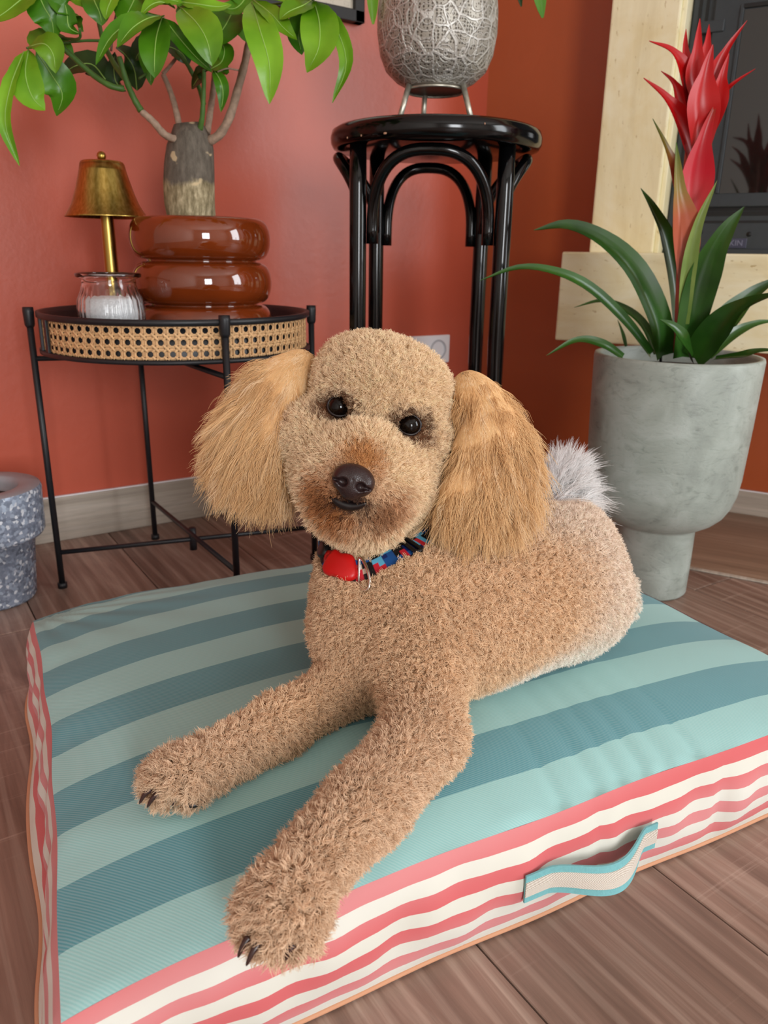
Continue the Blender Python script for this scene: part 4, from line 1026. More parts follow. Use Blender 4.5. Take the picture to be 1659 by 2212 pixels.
def strap_band(w0, w1, th, lift):
    V = []; UVh = []
    for i in range(NH + 1):
        t = i / NH; tt = min(1, max(0, (t - 0.16) / 0.74)); b = math.sin(PI * tt ** 1.25) ** 1.2 if 0 < tt < 1 else 0
        ctr = P0 + (P1 - P0) * t + nn * (0.005 + 0.018 * b + lift) + np.array((0, 0, -0.009 * b))
        wdir = nrm(np.array((0, 0, 1.0)) + nn * (-0.25 * b))
        for w_ in (w0, w1):
            V.append(ctr + wdir * w_); UVh.append((t * 0.12, w_ + 0.006))
        for w_ in (w1, w0):
            V.append(ctr + wdir * w_ - nn * th); UVh.append((t * 0.12, w_ + 0.006))
    Fs = []
    for i in range(NH):
        for k in range(4):
            k2 = (k + 1) % 4; Fs.append((4 * i + k, 4 * i + 4 + k, 4 * i + 4 + k2, 4 * i + k2))
    Fs += [(0, 1, 2, 3), (4 * NH + 3, 4 * NH + 2, 4 * NH + 1, 4 * NH)]
    return V, Fs, UVh
V, Fs, UVh = strap_band(-0.0145, 0.0145, 0.0018, 0); mb = MB(); mb.add(V, Fs, 0, False); hd = mb.build('handle', M['teal_web'], cus)
V, Fs, UVh = strap_band(-0.0078, 0.0078, 0.0010, 0.0009); mb = MB(); mb.add(V, Fs, 0, False); o = mb.build('webbing', M['webbing'], hd); set_uv(o, UVh)
# ------------------------------------------------------------------ the dog, modelled as a smooth implicit surface
# (modelled in the photographer's frame: x right, y up, z away, in metres; then turned into the room)
TOW = np.stack([R, U, F])                    # rows: frame axes in world
def to_world(p): return np.asarray(p) @ TOW + C0
def cp(px, py, d): return np.array(((px - CX) / FPX * d, -(py - CY) / FPX * d, d))
def gp_(px, py, z):
    r = F + R * (px - CX) / FPX - U * (py - CY) / FPX
    return cp(px, py, (z - CAMH) / r[2])
GND = 0.142
def g(px, py, r, lift=0.0): return gp_(px, py, GND + r + lift)
def surface_nets(Fv, org, h):
    nx, ny, nz = Fv.shape; ins = Fv < 0
    c = np.zeros((nx - 1, ny - 1, nz - 1), np.uint8)
    for i in (0, 1):
        for j in (0, 1):
            for k in (0, 1): c += ins[i:nx - 1 + i, j:ny - 1 + j, k:nz - 1 + k]
    act = (c > 0) & (c < 8); idx = -np.ones(act.shape, np.int64); I = np.argwhere(act); idx[act] = np.arange(len(I))
    acc = np.zeros((len(I), 3)); cnt = np.zeros(len(I))
    for ax in range(3):
        oth = [a for a in range(3) if a != ax]
        for a in (0, 1):
            for b in (0, 1):
                o = np.zeros(3, int); o[oth[0]] = a; o[oth[1]] = b; e = o.copy(); e[ax] = 1
                A = I + o; B = I + e; fa = Fv[A[:, 0], A[:, 1], A[:, 2]]; fb = Fv[B[:, 0], B[:, 1], B[:, 2]]
                m = (fa < 0) != (fb < 0); t = np.where(m, fa / np.where(m, fa - fb, 1), 0)
                p = A + (B - A) * t[:, None]; acc[m] += p[m]; cnt[m] += 1
    V = org + h * acc / cnt[:, None]; Q = []
    for ax in range(3):
        o1, o2 = [(1, 2), (2, 0), (0, 1)][ax]
        sl0 = [slice(None)] * 3; sl1 = [slice(None)] * 3; sl0[ax] = slice(0, -1); sl1[ax] = slice(1, None)
        a, b = ins[tuple(sl0)], ins[tuple(sl1)]; E_ = np.argwhere(a != b)
        E_ = E_[(E_[:, o1] > 0) & (E_[:, o2] > 0) & (E_[:, o1] < Fv.shape[o1] - 1) & (E_[:, o2] < Fv.shape[o2] - 1)]
        d1 = np.zeros(3, int); d1[o1] = 1; d2 = np.zeros(3, int); d2[o2] = 1
        g_ = lambda X: idx[X[:, 0], X[:, 1], X[:, 2]]
        q = np.stack([g_(E_ - d1 - d2), g_(E_ - d2), g_(E_), g_(E_ - d1)], 1)
        flip = b[tuple(E_.T)]; q[flip] = q[flip][:, ::-1]; Q.append(q)
    Q = np.vstack(Q); Q = Q[(Q >= 0).all(1)]
    return V, Q
class Field:
    def __init__(self): self.p = []
    def cap(self, a, b, ra, rb, k=0.02, sub=False): self.p.append(('c', np.array(a), np.array(b), ra, rb, k, sub))
    def ell(self, c, r, rot=None, k=0.02, sub=False): self.p.append(('e', np.array(c), np.array(r, float), np.eye(3) if rot is None else np.array(rot), None, k, sub))
    def ev(self, P):
        P = np.asarray(P, np.float32); d = None
        for q in self.p:
            if q[0] == 'c':
                _, a, b, ra, rb, k, sub = q; ab = (b - a).astype(np.float32); L = float(ab @ ab) + 1e-12
                t = np.clip(((P - a.astype(np.float32)) @ ab) / L, 0, 1)
                e = np.linalg.norm(P - a.astype(np.float32) - t[..., None] * ab, axis=-1) - (ra + (rb - ra) * t)
            else:
                _, c, r, rot, _, k, sub = q
                X = (P - c.astype(np.float32)) @ rot.T.astype(np.float32)
                k0 = np.linalg.norm(X / r.astype(np.float32), axis=-1); k1 = np.linalg.norm(X / (r * r).astype(np.float32), axis=-1)
                e = k0 * (k0 - 1) / np.maximum(k1, 1e-6)
            if d is None: d = e; continue
            if sub:
                h = np.clip(0.5 - 0.5 * (d + e) / k, 0, 1); d = d * (1 - h) - e * h + k * h * (1 - h)
            else:
                h = np.clip(0.5 + 0.5 * (d - e) / k, 0, 1); d = d * (1 - h) + e * h - k * h * (1 - h)
        return d
    def grad(self, P, e=0.0015):
        G = np.zeros(P.shape)
        for i in range(3):
            o = np.zeros(3); o[i] = e; G[:, i] = self.ev(P + o) - self.ev(P - o)
        return nrm(G)
    def mesh(self, lo, hi, h):
        n = np.ceil((np.array(hi) - lo) / h).astype(int) + 1
        ax = [lo[i] + h * np.arange(n[i]) for i in range(3)]
        out = np.empty(n, np.float32)
        for i in range(n[0]):
            Y, Z = np.meshgrid(ax[1], ax[2], indexing='ij')
            out[i] = self.ev(np.stack([np.full_like(Y, ax[0][i]), Y, Z], -1))
        return surface_nets(out, np.array(lo), h)
    def hit(self, px, py, d0=0.4):
        dr = cp(px, py, 1.0); L = np.linalg.norm(dr); dr = dr / L; t = d0
        for _ in range(200):
            s = float(self.ev((dr * t)[None])[0])
            if s < 0.0003: break
            t += s * 0.8
        p = dr * t; return p, self.grad(p[None])[0]
def mesh_obj(name, Vw, Q, mat, parent, smooth=True):
    me = bpy.data.meshes.new(name); me.vertices.add(len(Vw)); me.vertices.foreach_set('co', np.asarray(Vw, np.float32).ravel())
    me.loops.add(Q.size); me.loops.foreach_set('vertex_index', Q.ravel().astype(np.int32)); me.polygons.add(len(Q))
    me.polygons.foreach_set('loop_start', np.arange(0, Q.size, 4, dtype=np.int32)); me.polygons.foreach_set('loop_total', np.full(len(Q), 4, np.int32))
    me.update(calc_edges=True); me.validate(); me.polygons.foreach_set('use_smooth', np.ones(len(me.polygons), bool))
    me.materials.append(mat); o = bpy.data.objects.new(name, me); COL.objects.link(o)
    if parent is not None: o.parent = parent
    return o

HRm = np.array(((0.958, -0.285, 0.0), (0.285, 0.958, 0.0), (0.0, 0.0, 1.0)))   # head tilt: rows right, up, back
B = Field()
# trunk: chest, ribs, loin, croup
B.ell(g(850, 1325, 0.083), (0.068, 0.086, 0.080), k=0.03)
B.ell(g(960, 1330, 0.085), (0.080, 0.080, 0.085), k=0.05)
B.ell(g(1080, 1290, 0.088), (0.085, 0.082, 0.088), k=0.05)
B.ell(g(1190, 1250, 0.090), (0.080, 0.083, 0.085), k=0.05)
B.ell(g(1240, 1212, 0.085), (0.040, 0.073, 0.075), k=0.04)
# near haunch and the hind foot showing behind it
B.ell(g(1215, 1305, 0.060), (0.072, 0.055, 0.050), k=0.03)
B.cap(g(1338, 1308, 0.022), g(1346, 1268, 0.028, 0.012), 0.0175, 0.015, k=0.006)
B.cap(g(1262, 1290, 0.040), g(1334, 1306, 0.022), 0.032, 0.0185, k=0.012)
# fore chest and shoulders
B.ell(cp(770, 1300, 0.805), (0.036, 0.066, 0.042), k=0.03)
B.ell(cp(900, 1370, 0.775), (0.044, 0.070, 0.040), k=0.03)
# fore leg on the left of the picture
B.cap(cp(742, 1360, 0.825), g(772, 1468, 0.030), 0.031, 0.026, k=0.025)
B.cap(g(772, 1468, 0.028), g(600, 1568, 0.024), 0.027, 0.0215, k=0.02)
B.cap(g(600, 1568, 0.024), g(470, 1640, 0.022), 0.0215, 0.0190, k=0.015)
B.ell(g(395, 1672, 0.022), (0.025, 0.0180, 0.022), rot=np.array(((0.93, 0.37, 0), (-0.37, 0.93, 0), (0, 0, 1))), k=0.015)
# fore leg on the right of the picture
B.cap(cp(908, 1430, 0.765), g(915, 1585, 0.032), 0.035, 0.030, k=0.03)
B.cap(g(915, 1590, 0.032), g(795, 1735, 0.027), 0.0305, 0.0260, k=0.02)
B.cap(g(795, 1735, 0.027), g(672, 1865, 0.024), 0.026, 0.0225, k=0.015)
B.ell(g(615, 1955, 0.022), (0.0235, 0.0270, 0.022), rot=np.array(((0.86, -0.5, 0), (0.5, 0.86, 0), (0, 0, 1))), k=0.015)
# toes
for px, py, r_ in ((572, 1996, 0.0105), (608, 2010, 0.0105), (648, 2002, 0.010), (556, 1968, 0.0095)): B.ell(g(px, py, r_, 0.003), (r_, r_, r_), k=0.008)
for px, py, r_ in ((346, 1686, 0.0100), (368, 1700, 0.0100), (402, 1706, 0.0095), (350, 1664, 0.0090)): B.ell(g(px, py, r_, 0.003), (r_, r_, r_), k=0.008)
# neck
B.cap(cp(808, 1250, 0.835), cp(815, 1060, 0.84), 0.052, 0.048, k=0.03)
B.cap(cp(862, 1285, 0.86), cp(960, 1225, 0.93), 0.052, 0.052, k=0.04)
NB_BODY = len(B.p)
# head
HK = cp(822, 856, 0.815)
B.ell(HK, (0.0695, 0.0530, 0.068), HRm, k=0.02)
B.ell(cp(835, 812, 0.81), (0.062, 0.032, 0.054), HRm, k=0.02)
B.ell(cp(782, 1030, 0.768), (0.0590, 0.0500, 0.056), HRm, k=0.010)
B.ell(cp(700, 1020, 0.780), (0.030, 0.036, 0.036), HRm, k=0.015)
B.ell(cp(862, 1050, 0.785), (0.032, 0.038, 0.036), HRm, k=0.015)
B.ell(cp(765, 1110, 0.770), (0.046, 0.030, 0.044), HRm, k=0.015)
B.ell(cp(675, 945, 0.805), (0.034, 0.036, 0.040), HRm, k=0.02)
B.ell(cp(905, 965, 0.812), (0.032, 0.038, 0.042), HRm, k=0.02)
B.ell(cp(792, 965, 0.752), (0.026, 0.022, 0.026), HRm, k=0.012)
B.ell(cp(768, 1035, 0.722), (0.026, 0.024, 0.022), HRm, k=0.012)
# brow over the eyes, sockets, mouth crease
EYE = {}
for s_, (px, py) in ((-1, (732, 877)), (1, (885, 917))):
    p, nn_ = B.hit(px, py); EYE[s_] = p
    B.ell(p + np.array((0, 0.0, -0.002)), (0.0135, 0.0125, 0.0070), HRm, k=0.006, sub=True)
mo, nn_ = B.hit(748, 1088)
B.ell(mo + np.array((0, 0, -0.003)), (0.017, 0.0035, 0.008), HRm, k=0.005, sub=True)

lo = np.array((-0.245, -0.335, 0.46)); hi = np.array((0.345, 0.205, 1.06))
Vc, Q = B.mesh(lo, hi, 0.005)
skin = plain('apricot skin under the coat', srgb(196, 152, 110), 0.9)
DW = to_world(g(960, 1330, 0.0)); DOGLOC = np.array((DW[0], DW[1], GND))
def dl(p): return to_world(p) - DOGLOC
n = NT('apricot undercoat', 0.95, 0, 0.1); at = n.n('ShaderNodeAttribute'); at.attribute_name = 'col'; n.color(at.outputs['Color']); M['undercoat'] = n.m
n = NT('apricot curly coat', 0.62, 0, 0.22); at = n.n('ShaderNodeAttribute'); at.attribute_name = 'col'; n.color(at.outputs['Color'])
M['fur'] = n.m
def lin(*c): return np.array(srgb(*c)[:3])
A_CHEST, A_LEG, A_HEAD, A_RUMP, A_BELLY = lin(244, 208, 170), lin(238, 205, 172), lin(254, 224, 186), lin(252, 230, 210), lin(252, 240, 226)
A_STAIN, A_DARK, A_EYE = lin(188, 120, 66), lin(126, 76, 46), lin(104, 66, 40)
NOSE = B.hit(763, 1040)[0]; MC1 = B.hit(700, 1075)[0]; MC2 = B.hit(835, 1105)[0]; MOC = B.hit(752, 1090)[0]; BRI = B.hit(785, 985)[0]
ss = lambda x, a, b: (lambda t: t * t * (3 - 2 * t))(np.clip((x - a) / (b - a), 0, 1))
def coat(P):
    """coat colour by anatomical region"""
    P = np.asarray(P); x, y, z = P.T
    wz = (P @ TOW + C0)[:, 2]
    col = np.tile(A_CHEST, (len(P), 1))
    def blend(c, t): 
        nonlocal col
        t = np.clip(t, 0, 1)[:, None]; col = col * (1 - t) + c * t
    blend(A_RUMP, ss(x, 0.06, 0.18) * ss(z, 0.79, 0.86))
    blend(A_LEG, ss(-z, -0.74, -0.66))
    blend(A_BELLY, ss(-wz, -0.215, -0.165) * ss(x, 0.08, 0.13) * ss(z, 0.78, 0.82))
    dh = np.minimum(np.linalg.norm((P - HK) / 0.095, axis=1), np.linalg.norm((P - cp(783, 1030, 0.77)) / 0.090, axis=1))
    blend(A_HEAD, ss(-dh, -1.12, -0.95))
    dn = np.linalg.norm(P - BRI, axis=1); blend(lin(208, 146, 80), ss(-dn, -0.028, -0.008) * 0.85)
    for c_, r_, a_ in ((NOSE, 0.040, 0.55), (MC1, 0.036, 0.9), (MC2, 0.032, 0.7), (MOC - np.array((0.012, 0.018, 0)), 0.036, 0.8)):
        blend(A_STAIN, ss(-np.linalg.norm(P - c_, axis=1), -r_, -r_ * 0.35) * a_)
    for c_, r_, a_ in ((MC1 + np.array((0.010, 0.0, 0)), 0.022, 0.65), (MC2 + np.array((-0.009, 0, 0)), 0.020, 0.5), (NOSE - np.array((0.002, 0.024, 0)), 0.026, 0.9)):
        blend(A_DARK, ss(-np.linalg.norm(P - c_, axis=1), -r_, -r_ * 0.4) * a_)
    blend(lin(66, 46, 42), ss(-np.linalg.norm((P - MOC - np.array((0.002, 0.004, 0))) * np.array((0.62, 1.0, 0.8)), axis=1), -0.0165, -0.008) * 0.9)
    for s_, e in EYE.items():
        q = (P - e) @ HRm.T; d = np.sqrt((q[:, 0] * 0.8) ** 2 + (q[:, 1] + 0.002) ** 2 + (q[:, 2] * 0.5) ** 2)
        blend(A_EYE, ss(-d, -0.021, -0.013) * 0.95)
        tr_ = q - np.array((s_ * 0.016, -0.010, 0)); blend(A_DARK, ss(-np.linalg.norm(tr_ * np.array((0.6, 1, 0.5)), axis=1), -0.013, -0.005) * 0.6)
    return col
def add_col(o, cols):
    a = o.data.attributes.new('col', 'FLOAT_COLOR', 'POINT'); c = np.ones((len(cols), 4), np.float32); c[:, :3] = cols; a.data.foreach_set('color', c.ravel())
dog = mesh_obj('dog', dl(Vc), Q, M['undercoat'], None)
dog.location = DOGLOC; add_col(dog, coat(Vc) * 0.8)
tag(dog, 'fluffy apricot poodle mix dog lying on the striped cushion with its head tilted', 'dog')

def tri_sample(V, Q, n, wfun=None):
    a, b, c, d = (V[Q[:, i]] for i in range(4))
    ar = np.linalg.norm(np.cross(b - a, c - a), axis=1) + np.linalg.norm(np.cross(c - a, d - a), axis=1)
    if wfun is not None: ar = ar * wfun((a + b + c + d) / 4)
    k = RNG.choice(len(Q), n, p=ar / ar.sum()); u, v = RNG.random(n)[:, None], RNG.random(n)[:, None]
    return (a[k] * (1 - u) + b[k] * u) * (1 - v) + (d[k] * (1 - u) + c[k] * u) * v
def make_hair(name, P, rad, cols, parent, mat=None, kind='stuff', label=None):
    N, Kp, _ = P.shape; cu = bpy.data.hair_curves.new(name); cu.add_curves([Kp] * N)
    cu.attributes['position'].data.foreach_set('vector', P.astype(np.float32).ravel())
    ra = cu.attributes.get('radius') or cu.attributes.new('radius', 'FLOAT', 'POINT'); ra.data.foreach_set('value', rad.astype(np.float32).ravel())
    ca = cu.attributes.new('col', 'FLOAT_COLOR', 'CURVE'); c4 = np.ones((N, 4), np.float32); c4[:, :3] = np.clip(cols, 0, 1); ca.data.foreach_set('color', c4.ravel())
    cu.materials.append(mat or M['fur']); o = bpy.data.objects.new(name, cu); COL.objects.link(o); o.parent = parent
    o['kind'] = kind
    if label: o['label'] = label
    return o
def frames(N_):
    t = np.cross(N_, np.where(np.abs(N_[:, 1:2]) > 0.8, np.array([[1., 0, 0]]), np.array([[0, 1., 0]]))); t = nrm(t); return t, np.cross(N_, t)

# the collar runs over the coat in front and round the back of the neck
_front = []
for px, py in ((704, 1172), (710, 1192), (722, 1212), (745, 1228), (775, 1236), (808, 1226), (845, 1208), (882, 1190), (915, 1172), (938, 1150)):
    p, nn_ = B.hit(px, py)
    if p[2] < 1.1: _front.append((p, nn_))
_fp = np.array([p for p, q in _front]); _fn = np.array([q for p, q in _front])
_dz = _fp[:, 2].copy()
for _ in range(6): _dz[1:-1] = 0.5 * _dz[1:-1] + 0.25 * (_dz[:-2] + _dz[2:])
_fp = _fp * (np.minimum(_dz, _fp[:, 2] + 0.004) / _fp[:, 2])[:, None]
_cen = cp(812, 1150, 0.84)
_back = np.array([cp(925, 1110, 0.885), cp(870, 1085, 0.905), cp(810, 1080, 0.908), cp(745, 1090, 0.895), cp(700, 1130, 0.865)])
_ctl = np.vstack([_fp, _back]); _cn = np.vstack([_fn, nrm(_back - _cen)])
def _closed(Pc, n):
    m_ = len(Pc); out = []
    for u in np.linspace(0, m_, n, endpoint=False):
        i_ = int(u); t = u - i_; a, b2, c2, d2 = (Pc[(i_ + k) % m_] for k in (-1, 0, 1, 2))
        out.append(0.5 * (2 * b2 + (c2 - a) * t + (2 * a - 5 * b2 + 4 * c2 - d2) * t * t + (3 * b2 - a - 3 * c2 + d2) * t ** 3))
    return np.array(out)
NPC = 280
CPT = _closed(_ctl, NPC); CNR = nrm(_closed(_cn, NPC))
for _ in range(30): CNR = nrm(0.5 * CNR + 0.25 * (np.roll(CNR, 1, 0) + np.roll(CNR, -1, 0)))
for _ in range(6): CPT = 0.5 * CPT + 0.25 * (np.roll(CPT, 1, 0) + np.roll(CPT, -1, 0))
CTG = nrm(np.roll(CPT, -1, 0) - np.roll(CPT, 1, 0)); CNR = nrm(CNR - CTG * (CNR * CTG).sum(1)[:, None]); CWD = np.cross(CNR, CTG)
CWD = CWD * np.sign(CWD[:, 1:2].mean())
CLEN = np.linalg.norm(np.roll(CPT, -1, 0) - CPT, axis=1); CACC = np.concatenate([[0], np.cumsum(CLEN)]); CTOT = CACC[-1]
def at_px(px):
    q = CPT[:int(NPC * (len(_front) - 1) / len(_ctl))]; return CACC[int(np.argmin(np.abs(CX + q[:, 0] / q[:, 2] * FPX - px)))]
def near_collar(P):
    out = np.full(len(P), 1e9)
    for k in range(0, NPC, 3): out = np.minimum(out, np.linalg.norm(P - CPT[k], axis=1))
    return out < 0.0125

CLAWS = [(gp_(a_[0], a_[1], z0), gp_(b_[0], b_[1], z1)) for a_, b_, z0, z1 in (((538, 2024), (514, 2068), 0.160, 0.150), ((560, 2036), (532, 2086), 0.161, 0.150), ((634, 2040), (617, 2074), 0.158, 0.149),
         ((326, 1704), (301, 1736), 0.162, 0.151), ((342, 1714), (318, 1744), 0.160, 0.150), ((386, 1716), (373, 1740), 0.158, 0.149))]
def near_claw(P, r_):
    out = np.zeros(len(P), bool)
    for a_, b_ in CLAWS:
        ab = b_ - a_; t = np.clip(((P - a_) @ ab) / (ab @ ab), 0, 1); out |= np.linalg.norm(P - a_ - t[:, None] * ab, axis=1) < r_
    return out
# ---- curly coat: clumps of short corkscrew strands
NCL, PER, KP = 64000, 6, 7
def dens(c):
    w = 1.0 + 0.6 * ss(-c[:, 2], -0.74, -0.64)
    back = B.grad(c)[:, 2] > 0.35
    return w * np.where(back, 0.45, 1.0)
Rt = tri_sample(Vc, Q, NCL, dens)
Rt = Rt - B.grad(Rt) * B.ev(Rt)[:, None]; Nn = B.grad(Rt)
keep = np.ones(NCL, bool)
for e in EYE.values(): keep &= np.linalg.norm((Rt - e) @ HRm.T * np.array((1, 1, 0.6)), axis=1) > 0.0115
keep &= ~near_collar(Rt); keep &= ~near_claw(Rt, 0.0075)
keep &= np.linalg.norm((Rt - NOSE) @ HRm.T * np.array((0.85, 1.0, 0.6)), axis=1) > 0.0150
wzr = (Rt @ TOW + C0)[:, 2]; keep &= ~((wzr < GND + 0.004) & ((Nn @ TOW)[:, 2] < -0.3))
Rt, Nn = Rt[keep], Nn[keep]; NCL = len(Rt)
dh = np.minimum(np.linalg.norm(Rt - HK, axis=1), np.linalg.norm(Rt - cp(783, 1030, 0.77), axis=1)); onhead = dh < 0.088
paw = np.minimum(np.linalg.norm(Rt - g(612, 1965, 0.022), axis=1), np.linalg.norm(Rt - g(390, 1676, 0.022), axis=1)) < 0.042
de = np.min([np.linalg.norm(Rt - e, axis=1) for e in EYE.values()], axis=0)
dnm = np.linalg.norm(Rt - NOSE, axis=1); dmth = np.min([np.linalg.norm(Rt - q, axis=1) for q in (MC1, MC2, MOC)], axis=0)
leg = Rt[:, 2] < 0.74
Ln = np.full(NCL, 0.0085); Ln[onhead] = 0.0080; Ln[leg & ~onhead] = 0.0100; Ln[paw] = 0.0125; Ln *= RNG.uniform(0.75, 1.25, NCL)
Ln = np.where(onhead & (dmth < 0.034), Ln * 1.5, Ln); Ln = np.where(np.linalg.norm((Rt - MOC) * np.array((0.62, 1.0, 0.8)), axis=1) < 0.011, 0.003, Ln)
Ln = np.where(onhead, np.minimum(Ln, 0.004 + 0.30 * np.maximum(0, de - 0.010)), Ln); Ln = np.where(onhead, np.minimum(Ln, 0.0035 + 0.35 * np.maximum(0, dnm - 0.014)), Ln)
lie = RNG.normal(0, 1, (NCL, 3)) * 0.35
flow = np.zeros((NCL, 3)); flow[:] = (0.25, -0.45, 0.15)
flow[onhead] = nrm(Rt[onhead] - NOSE) * 0.55 + np.array((0, -0.1, 0)); flow[paw] = (-0.3, -0.5, -0.2)
D = nrm(Nn * 1.0 + lie * 0.9 + flow * 0.7); D = nrm(D + Nn * np.maximum(0, 0.45 - (D * Nn).sum(1))[:, None])
T1, T2 = frames(D)
turns = RNG.uniform(0.7, 1.5, NCL); ph = RNG.uniform(0, 2 * PI, NCL); rho = RNG.uniform(0.0008, 0.0018, NCL) * np.where(onhead & (Rt[:, 1] < HK[1] + 0.01), 0.65, 1.0) * np.where(paw, 1.3, 1); sgn = RNG.choice([-1, 1], NCL)
rho = np.minimum(rho, Ln * 0.22)
ccol = coat(Rt + np.where(onhead[:, None], RNG.normal(0, 0.0035, Rt.shape), 0)) * RNG.uniform(0.86, 1.10, NCL)[:, None]
rep = lambda a: np.repeat(a, PER, axis=0)
spread = 0.0015
rt = rep(Rt) + RNG.normal(0, spread, (NCL * PER, 3)); rt = rt - B.grad(rt) * (B.ev(rt)[:, None] + 0.0008)
s = np.linspace(0, 1, KP)[None, :, None]
Dr, t1, t2 = rep(D), rep(T1), rep(T2); L_s = rep(Ln) * RNG.uniform(0.8, 1.15, NCL * PER)
an = rep(ph)[:, None] + rep(sgn)[:, None] * rep(turns)[:, None] * 2 * PI * s[..., 0] + RNG.normal(0, 0.25, NCL * PER)[:, None]
amp = rep(rho)[:, None] * np.minimum(1, s[..., 0] * 2.5)
conv = (rep(Rt) - rt)[:, None, :] * 0.35 * s
Ph = rt[:, None, :] + Dr[:, None, :] * (L_s[:, None, None] * s) + conv + t1[:, None, :] * (amp * np.cos(an))[..., None] + t2[:, None, :] * (amp * np.sin(an))[..., None]
rad = 0.00024 * np.array([1, 1, 1, 0.95, 0.85, 0.65, 0.30])[None] * np.ones((len(Ph), 1)) * np.where(rep(onhead), 0.85, 1.0)[:, None]
make_hair('coat', dl(Ph.reshape(-1, 3)).reshape(Ph.shape), rad, rep(ccol) * RNG.uniform(0.9, 1.1, len(Ph))[:, None], dog)

# ---- ears
def ear(name, blobs, attach, flowf, nloc, per, L0):
    E_ = Field()
    for i, (px, py, d, rpx) in enumerate(blobs):
        r_ = rpx * d / FPX; E_.ell(cp(px, py, d), (r_, r_, r_ * 0.42 + 0.006), k=0.02)
    c = np.array([cp(b[0], b[1], b[2]) for b in blobs]); V, Qe = E_.mesh(c.min(0) - 0.05, c.max(0) + 0.05, 0.004)
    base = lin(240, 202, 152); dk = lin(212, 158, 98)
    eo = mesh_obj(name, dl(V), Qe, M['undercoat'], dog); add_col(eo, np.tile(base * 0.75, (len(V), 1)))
    A = attach
    Rl = tri_sample(V, Qe, nloc); Rl -= E_.grad(Rl) * E_.ev(Rl)[:, None]; Nl = E_.grad(Rl)
    Kp = 12; s = np.linspace(0, 1, Kp)
    Dl = flowf(Rl); Dl = nrm(Dl + Nl * 0.22 + RNG.normal(0, 0.20, Dl.shape))
    Ll = L0(Rl) * RNG.uniform(0.7, 1.2, nloc); stray = RNG.random(nloc) < 0.04; Ll[stray] *= 1.2; Dl[stray] = nrm(Dl[stray] + RNG.normal(0, 0.22, (stray.sum(), 3)) + Nl[stray] * 0.2)
    shade = RNG.uniform(0, 1, nloc)
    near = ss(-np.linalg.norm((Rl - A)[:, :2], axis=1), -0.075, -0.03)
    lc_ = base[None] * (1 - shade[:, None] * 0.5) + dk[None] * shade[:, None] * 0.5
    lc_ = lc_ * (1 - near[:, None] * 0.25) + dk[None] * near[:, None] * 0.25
    hl = RNG.random(nloc) < 0.15; lc_[hl] = lin(244, 212, 170)
    r2 = lambda a: np.repeat(a, per, axis=0); n_ = nloc * per
    rt = r2(Rl) + RNG.normal(0, 0.0024, (n_, 3)); rt -= E_.grad(rt) * (E_.ev(rt)[:, None] + 0.001)
    D_ = nrm(r2(Dl) + RNG.normal(0, 0.05, (n_, 3))); L_ = r2(Ll) * RNG.uniform(0.75, 1.2, n_)
    t1, t2 = frames(D_); ph = r2(RNG.uniform(0, 2 * PI, nloc)) + RNG.normal(0, 0.45, n_); wv = r2(RNG.uniform(0.8, 2.0, nloc)); am = r2(RNG.uniform(0.0012, 0.0040, nloc))
    P = np.zeros((n_, Kp, 3)); grav = np.array((0.0, -1.0, 0.12))
    for k in range(Kp):
        q = s[k]
        conv = (r2(Rl) - rt) * 0.6 * q
        P[:, k] = rt + D_ * (L_ * q)[:, None] + grav * (L_ * 0.30 * q * q)[:, None] + conv + t1 * (am * q * np.sin(ph + wv * 2 * PI * q))[:, None] + t2 * (am * q * np.cos(ph * 1.3 + wv * 2 * PI * q))[:, None]
        f = E_.ev(P[:, k]); G = E_.grad(P[:, k]); P[:, k] += G * np.maximum(0, 0.0012 - f)[:, None]
    rad = 0.00024 * (1 - 0.75 * s ** 2)[None] * np.ones((n_, 1))
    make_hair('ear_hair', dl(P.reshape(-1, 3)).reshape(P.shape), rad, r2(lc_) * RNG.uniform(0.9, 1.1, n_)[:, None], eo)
    return eo
AL = cp(690, 772, 0.80)
def flowL(P):
    v = P - cp(712, 730, 0.80); v[:, 2] *= 0.3; v = nrm(v); ang = ss(P[:, 0], cp(540, 0, 0.8)[0], cp(660, 0, 0.8)[0])
    return v * 1.0 + np.array((0.0, -0.55, 0.0)) * (0.4 + 0.6 * ang)[:, None]
ear('ear', [(650, 790, 0.825, 32), (612, 812, 0.815, 40), (600, 850, 0.81, 54), (570, 895, 0.805, 58), (545, 940, 0.80, 54), (540, 975, 0.80, 42), (590, 985, 0.80, 48), (600, 930, 0.805, 48)],
    AL, flowL, 3600, 11, lambda P: np.full(len(P), 0.034))
AR = cp(985, 815, 0.80)
def flowR(P):
    v = P - cp(975, 760, 0.80); v[:, 2] *= 0.3; v = nrm(v)
    return v + np.array((0.0, -0.5, 0.0))
ear('ear', [(1012, 838, 0.81, 34), (1042, 870, 0.80, 46), (1068, 930, 0.79, 56), (1086, 990, 0.785, 56), (1075, 1040, 0.78, 46), (1030, 1050, 0.775, 50), (1030, 970, 0.785, 46), (985, 1070, 0.775, 34)],
    AR, flowR, 3600, 11, lambda P: np.full(len(P), 0.034))

